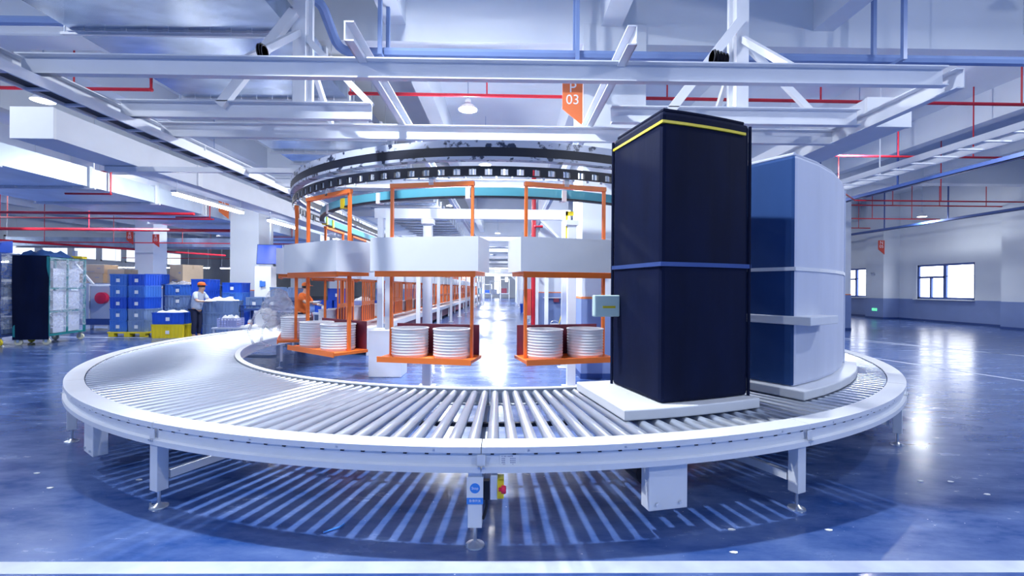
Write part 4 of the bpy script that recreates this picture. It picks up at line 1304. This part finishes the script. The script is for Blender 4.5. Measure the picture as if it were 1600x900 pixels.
def person(label, loc, rot, shirt, hat, hands, reach, lean=.08, vest=None, gloves=False):
    """faces local +X; reach = (wrist positions right, left)"""
    t = thing('person', label, 'person', loc, rot)
    P, E, RD = [], [], []
    def v(p, r, link=None):
        P.append(p); RD.append(r)
        if link is not None: E.append((link, len(P) - 1))
        return len(P) - 1
    pel = v((0, 0, .93), (.11, .09))
    sp = v((.02, 0, 1.12), (.105, .08), pel)
    ch = v((lean, 0, 1.34), (.125, .09), sp)
    nk = v((lean + .04, 0, 1.475), .052, ch)
    jaw = v((lean + .085, 0, 1.56), (.068, .075), nk)
    hd = v((lean + .09, 0, 1.64), (.082, .098), jaw)
    v((lean + .085, 0, 1.69), (.07, .08), hd)
    v((lean + .20, 0, 1.595), .014, jaw)                      # nose
    for s in (-1, 1): v((lean + .07, s * .095, 1.60), .014, hd)   # ears
    arms = {}
    for s, wr in ((-1, reach[0]), (1, reach[1])):
        sh = v((lean, s * .175, 1.40), .058, ch)
        el = v(((wr[0]) * .45 + lean * .4, s * .235, (1.40 + wr[2]) / 2 - .10), .043, sh)
        w_ = v(wr, .028, el)
        d = (Vector(wr) - Vector(P[el])).normalized()
        pm = v(tuple(Vector(wr) + d * .06), (.036, .02), w_)
        pv = Vector(P[pm])
        sd = Vector((0, 1, 0)) if abs(d.y) < .8 else Vector((1, 0, 0))
        up = sd.cross(d).normalized()
        for k, (off, ln) in enumerate(((-.030, .062), (-.010, .075), (.010, .07), (.030, .055))):
            f1 = v(tuple(pv + d * .05 + sd * off), .0095, pm)
            f2 = v(tuple(pv + d * (.05 + ln * .6) + sd * off - up * .012), .009, f1)
            v(tuple(pv + d * (.05 + ln * .9) + sd * off - up * .035), .008, f2)
        th = v(tuple(pv - d * .02 - sd * s * .045 - up * .01), .011, w_)
        v(tuple(pv + d * .03 - sd * s * .055 - up * .025), .010, th)
        arms[s] = (P[sh], P[el], wr)
    for s in (-1, 1):
        hp = v((0, s * .095, .86), .088, pel)
        kn = v((.03, s * .10, .48), .058, hp)
        an = v((-.01, s * .10, .09), .042, kn)
        v((.13, s * .11, .045), (.045, .035), an)
    skin_mesh('body', P, E, RD, M['skin'], t)
    # shirt
    p, e, r = [], [], []
    def u(q, rr, l=None):
        p.append(q); r.append(rr)
        if l is not None: e.append((l, len(p) - 1))
        return len(p) - 1
    a0 = u((0, 0, .84), (.185, .165)); a1 = u((.02, 0, 1.12), (.175, .15), a0); a2 = u((lean, 0, 1.34), (.19, .15), a1); u((lean + .035, 0, 1.47), .075, a2)
    for s in (-1, 1):
        sh, el, wr = arms[s]
        q = u((sh[0], sh[1], sh[2] - .01), .078, a2)
        k = .85
        u(tuple(Vector(sh).lerp(Vector(el), k)), .066, q)
    skin_mesh('shirt', p, e, r, shirt, t)
    if vest:
        p2 = [(0, 0, .9), (.02, 0, 1.12), (lean, 0, 1.34), (lean + .01, 0, 1.42)]
        skin_mesh('vest', p2, [(0, 1), (1, 2), (2, 3)], [(.195, .175), (.188, .162), (.198, .16), (.13, .11)], vest, t)
    # trousers
    p, e, r = [], [], []
    a0 = u((0, 0, .95), (.15, .13))
    for s in (-1, 1):
        h = u((0, s * .095, .84), .10, a0); k = u((.03, s * .10, .48), .076, h); u((-.01, s * .10, .11), .062, k)
    skin_mesh('trousers', p, e, r, M['trouser'], t)
    for s in (-1, 1):
        skin_mesh('shoe', [(-.04, s * .10, .045), (.05, s * .105, .045), (.15, s * .11, .04)], [(0, 1), (1, 2)], [(.05, .045), (.05, .042), (.045, .036)], M['black'], t)
    # hair and cap
    hc = (lean + .075, 0, 1.655)
    MB().lathe([(.102, -.045), (.106, .0), (.09, .055), (.05, .09), (0, .1)], c=hc, n=20).build('hair', M['hair'], t)
    c_ = MB().lathe([(.112, .015), (.112, .05), (.098, .088), (.05, .115), (0, .12)], c=hc, n=22)
    br = [(hc[0] + .19 * cos(a_) , .10 * sin(a_) * 1.05) for a_ in [R(-70 + 14 * k) for k in range(11)]]
    c_.prism([(hc[0] + .05, -.1)] + br + [(hc[0] + .05, .1)], hc[2] + .012, hc[2] + .024)
    c_.build('cap', hat, t)
    if gloves:
        for s in (-1, 1):
            sh, el, wr = arms[s]
            d = (Vector(wr) - Vector(el)).normalized()
            skin_mesh('glove', [tuple(Vector(wr) - d * .05), tuple(Vector(wr) + d * .04), tuple(Vector(wr) + d * .11), tuple(Vector(wr) + d * .16)], [(0, 1), (1, 2), (2, 3)],
                      [.036, (.05, .035), (.052, .034), (.04, .026)], M['glove'], t)
    return t
person('person in a pale grey shirt and orange cap looking down at papers beside stacked totes', cw(-9.95, 14.35), -.15, M['shirt'], M['orange_cloth'], None,
       ((.40, -.10, 1.16), (.42, .08, 1.17)), lean=.10)
lumps('paper_bundle', 'crumpled white papers in the hands of the person in grey', 'paper', cw(-9.46, 14.27, 1.17), .22, .26, .08, M['paper'], seed=21)
person('person in an orange cap and orange vest reaching out behind the carousel', cw(-5.9, 12.75), -.1, M['orange_cloth'], M['orange_cloth'], None,
       ((.48, -.16, 1.22), (.44, .12, 1.14)), lean=.06, vest=M['orange_cloth'], gloves=True)
# picking bench with totes beyond the person in orange
t = thing('picking_bench', 'pale bench carrying blue totes beyond the person in orange', 'bench', cw(-5.3, 15.6))
MB().bb(-1.4, .9, -.5, .5, .72, .78).build('bench_top', M['machine'], t)
for sx in (-1.3, .8):
    for s in (-.45, .45): MB().bb(sx - .03, sx + .03, s - .03, s + .03, 0, .72).build('leg', M['machine'], t)
for i, (x, rz) in enumerate([(-6.35, 0), (-5.72, .1), (-5.08, -.1), (-4.5, 0)]):
    tote(.58, .6, .40, tb if i != 2 else tp, cw(x, 15.6, .785), '%s tote on the pale bench beyond the person in orange, %s from the left' % ('blue' if i != 2 else 'lilac', ordn(i)), rz, group='totes on the picking bench')
tote(.58, .6, .40, tb, cw(-6.0, 15.65, 1.19), 'tilted blue tote stacked on the pale bench totes', .3, group='totes on the picking bench')
lumps('bagged_parcels', 'white parcels heaped on the lilac tote of the pale bench', 'parcels', cw(-5.08, 15.6, 1.15), .5, .5, .18, M['paper'], seed=31)

# plastic bag with looping straps on the leftmost carrier
c = ring(3.85, -70, .9)
mb = MB(); prof = []
N, K = 18, 12; vs = []; fs = []
for k in range(K + 1):
    z = .0 + .72 * k / K
    rr = .24 * (sin(PI * (.12 + .80 * k / K)) ** .7) * (1 if k < K else .3)
    for i in range(N):
        a = 2 * PI * i / N
        q = rr * (1 + .13 * sin(4 * a + k) + .08 * sin(7 * a - 2 * k))
        vs.append((q * cos(a), q * sin(a) * .8, z))
for k in range(K):
    for i in range(N):
        fs.append((k * N + i, k * N + (i + 1) % N, (k + 1) * N + (i + 1) % N, (k + 1) * N + i))
t = thing('plastic_bag', 'milky plastic bag hanging from the leftmost carrier above the ring', 'bag', c)
mb.add(vs, fs, 0, True).build('bag_skin', M['bag'], t, fix=False)
MB().path([(-.1, -.1, .45), (-.3, -.12, .3), (-.42, -.1, .0), (-.36, -.06, -.2), (-.2, .0, -.22)], .022).build('loop_strap', M['bag'], t)
MB().path([(0, -.15, .3), (-.12, -.2, .1), (-.16, -.2, -.15), (-.02, -.15, -.22)], .022).build('loop_strap', M['bag'], t)

# ------------------------------------------------------------------ far end of the aisle
rr = random.Random(5)
for i in range(9):
    x = -9.5 + 1.15 * i + rr.uniform(-.2, .2); y = 58 + (i * 7) % 15
    t = thing('packing_station', 'packing station at the far end of the aisle, %s from the left' % ordn(i), 'machine', (x, y, 0), 0, 'packing stations at the far end')
    c1 = (M['dark_red'], M['teal'], M['tote_blue'], M['machine'])[i % 4]
    MB().bb(-.7, .7, -.4, .4, .75, .85).build('work_top', M['machine'], t)
    for sx in (-.65, .65):
        MB().bb(sx - .05, sx + .05, -.35, .35, 0, 2.2 + (i % 3) * .4).build('side_frame', M['white'], t)
    MB().bb(-.5, .3, -.3, .3, .86, 1.3 + (i % 3) * .15).build('goods', c1, t)
    MB().bb(-.7, .7, -.05, .05, 2.1 + (i % 3) * .4, 2.2 + (i % 3) * .4).build('top_rail', M['white'], t)
def bucket(x, y, h_, m, label):
    t = thing('bucket', label, 'bucket', cw(x, y))
    MB().lathe([(.13, 0), (.17, h_), (.18, h_), (.16, h_ - .02), (.12, .02), (0, .02)], n=20).build('bucket_body', m, t)
    MB().path([(-.17, 0, h_), (-.12, 0, h_ + .09), (0, 0, h_ + .13), (.12, 0, h_ + .09), (.17, 0, h_)], .008).build('bucket_handle', M['zinc'], t)
bucket(1.63, 17.3, .30, M['white'], 'white bucket before the second aisle column, below the yellow stick')
bucket(.85, 24.5, .62, M['white'], 'tall white bin by the wall further down the aisle')
bucket(.70, 30.5, .6, M['tote_blue'], 'blue bin by the wall far down the aisle')
t = thing('mop_stick', 'yellow stick leaning by the white bucket at the second column', 'stick', cw(1.75, 17.55))
MB().tube((0, 0, .02), (.30, .55, .85), .018, n=8).build('stick_shaft', M['yellow'], t)
MB().bb(-.06, .06, -.03, .03, 0, .05).build('stick_head', M['machine'], t)
t = thing('steel_shelf', 'small pale wall shelf on the lilac wainscot of the second column', 'shelf', (1.95, 18.52, 1.25))
MB().bb(-.42, .45, -.14, .05, 0, .03).build('shelf_board', M['white'], t)
MB().bb(.0, .22, -.12, .03, -.16, -.0).build('red_box', M['dark_red'], t)

# scraps on the floor
def scrap(x, y, pts, m, label, wd=.012):
    base = Vector(cw(x, y, .003))
    t = MB().path([Vector(p) for p in pts], wd, n=6).build('plastic_scrap', m, None, base)
    tag(t, label, 'scrap')
scrap(-1.2, 3.1, [(-.05, -.06, .004), (0, -.02, .006), (.035, .0, .008), (.05, .05, .006)], M['sticker_blue'], 'little blue plastic strip lying on the floor below the ring', .006)
for i, (px, py) in enumerate([(1545, 773), (1487, 753), (1440, 752), (1298, 829), (1145, 828), (1150, 864), (80, 763), (60, 740), (220, 750)]):
    Y = 711 * 1.65 / (py - 450 - .0071 * (px - 800)); X = (px - 800) / 711 * Y
    b = cw(X, Y, .002)
    a = rr.uniform(0, 3)
    o = MB().prism([(.022 * cos(a + k * 1.05) * (1 + .4 * (k % 2)), .014 * sin(a + k * 1.05)) for k in range(6)], 0, .004).build('paper_scrap', M['paper'], None, b)
    tag(o, 'tiny pale scrap on the floor, %s counted from the right' % ordn(i), 'scrap', 'pale scraps on the floor')
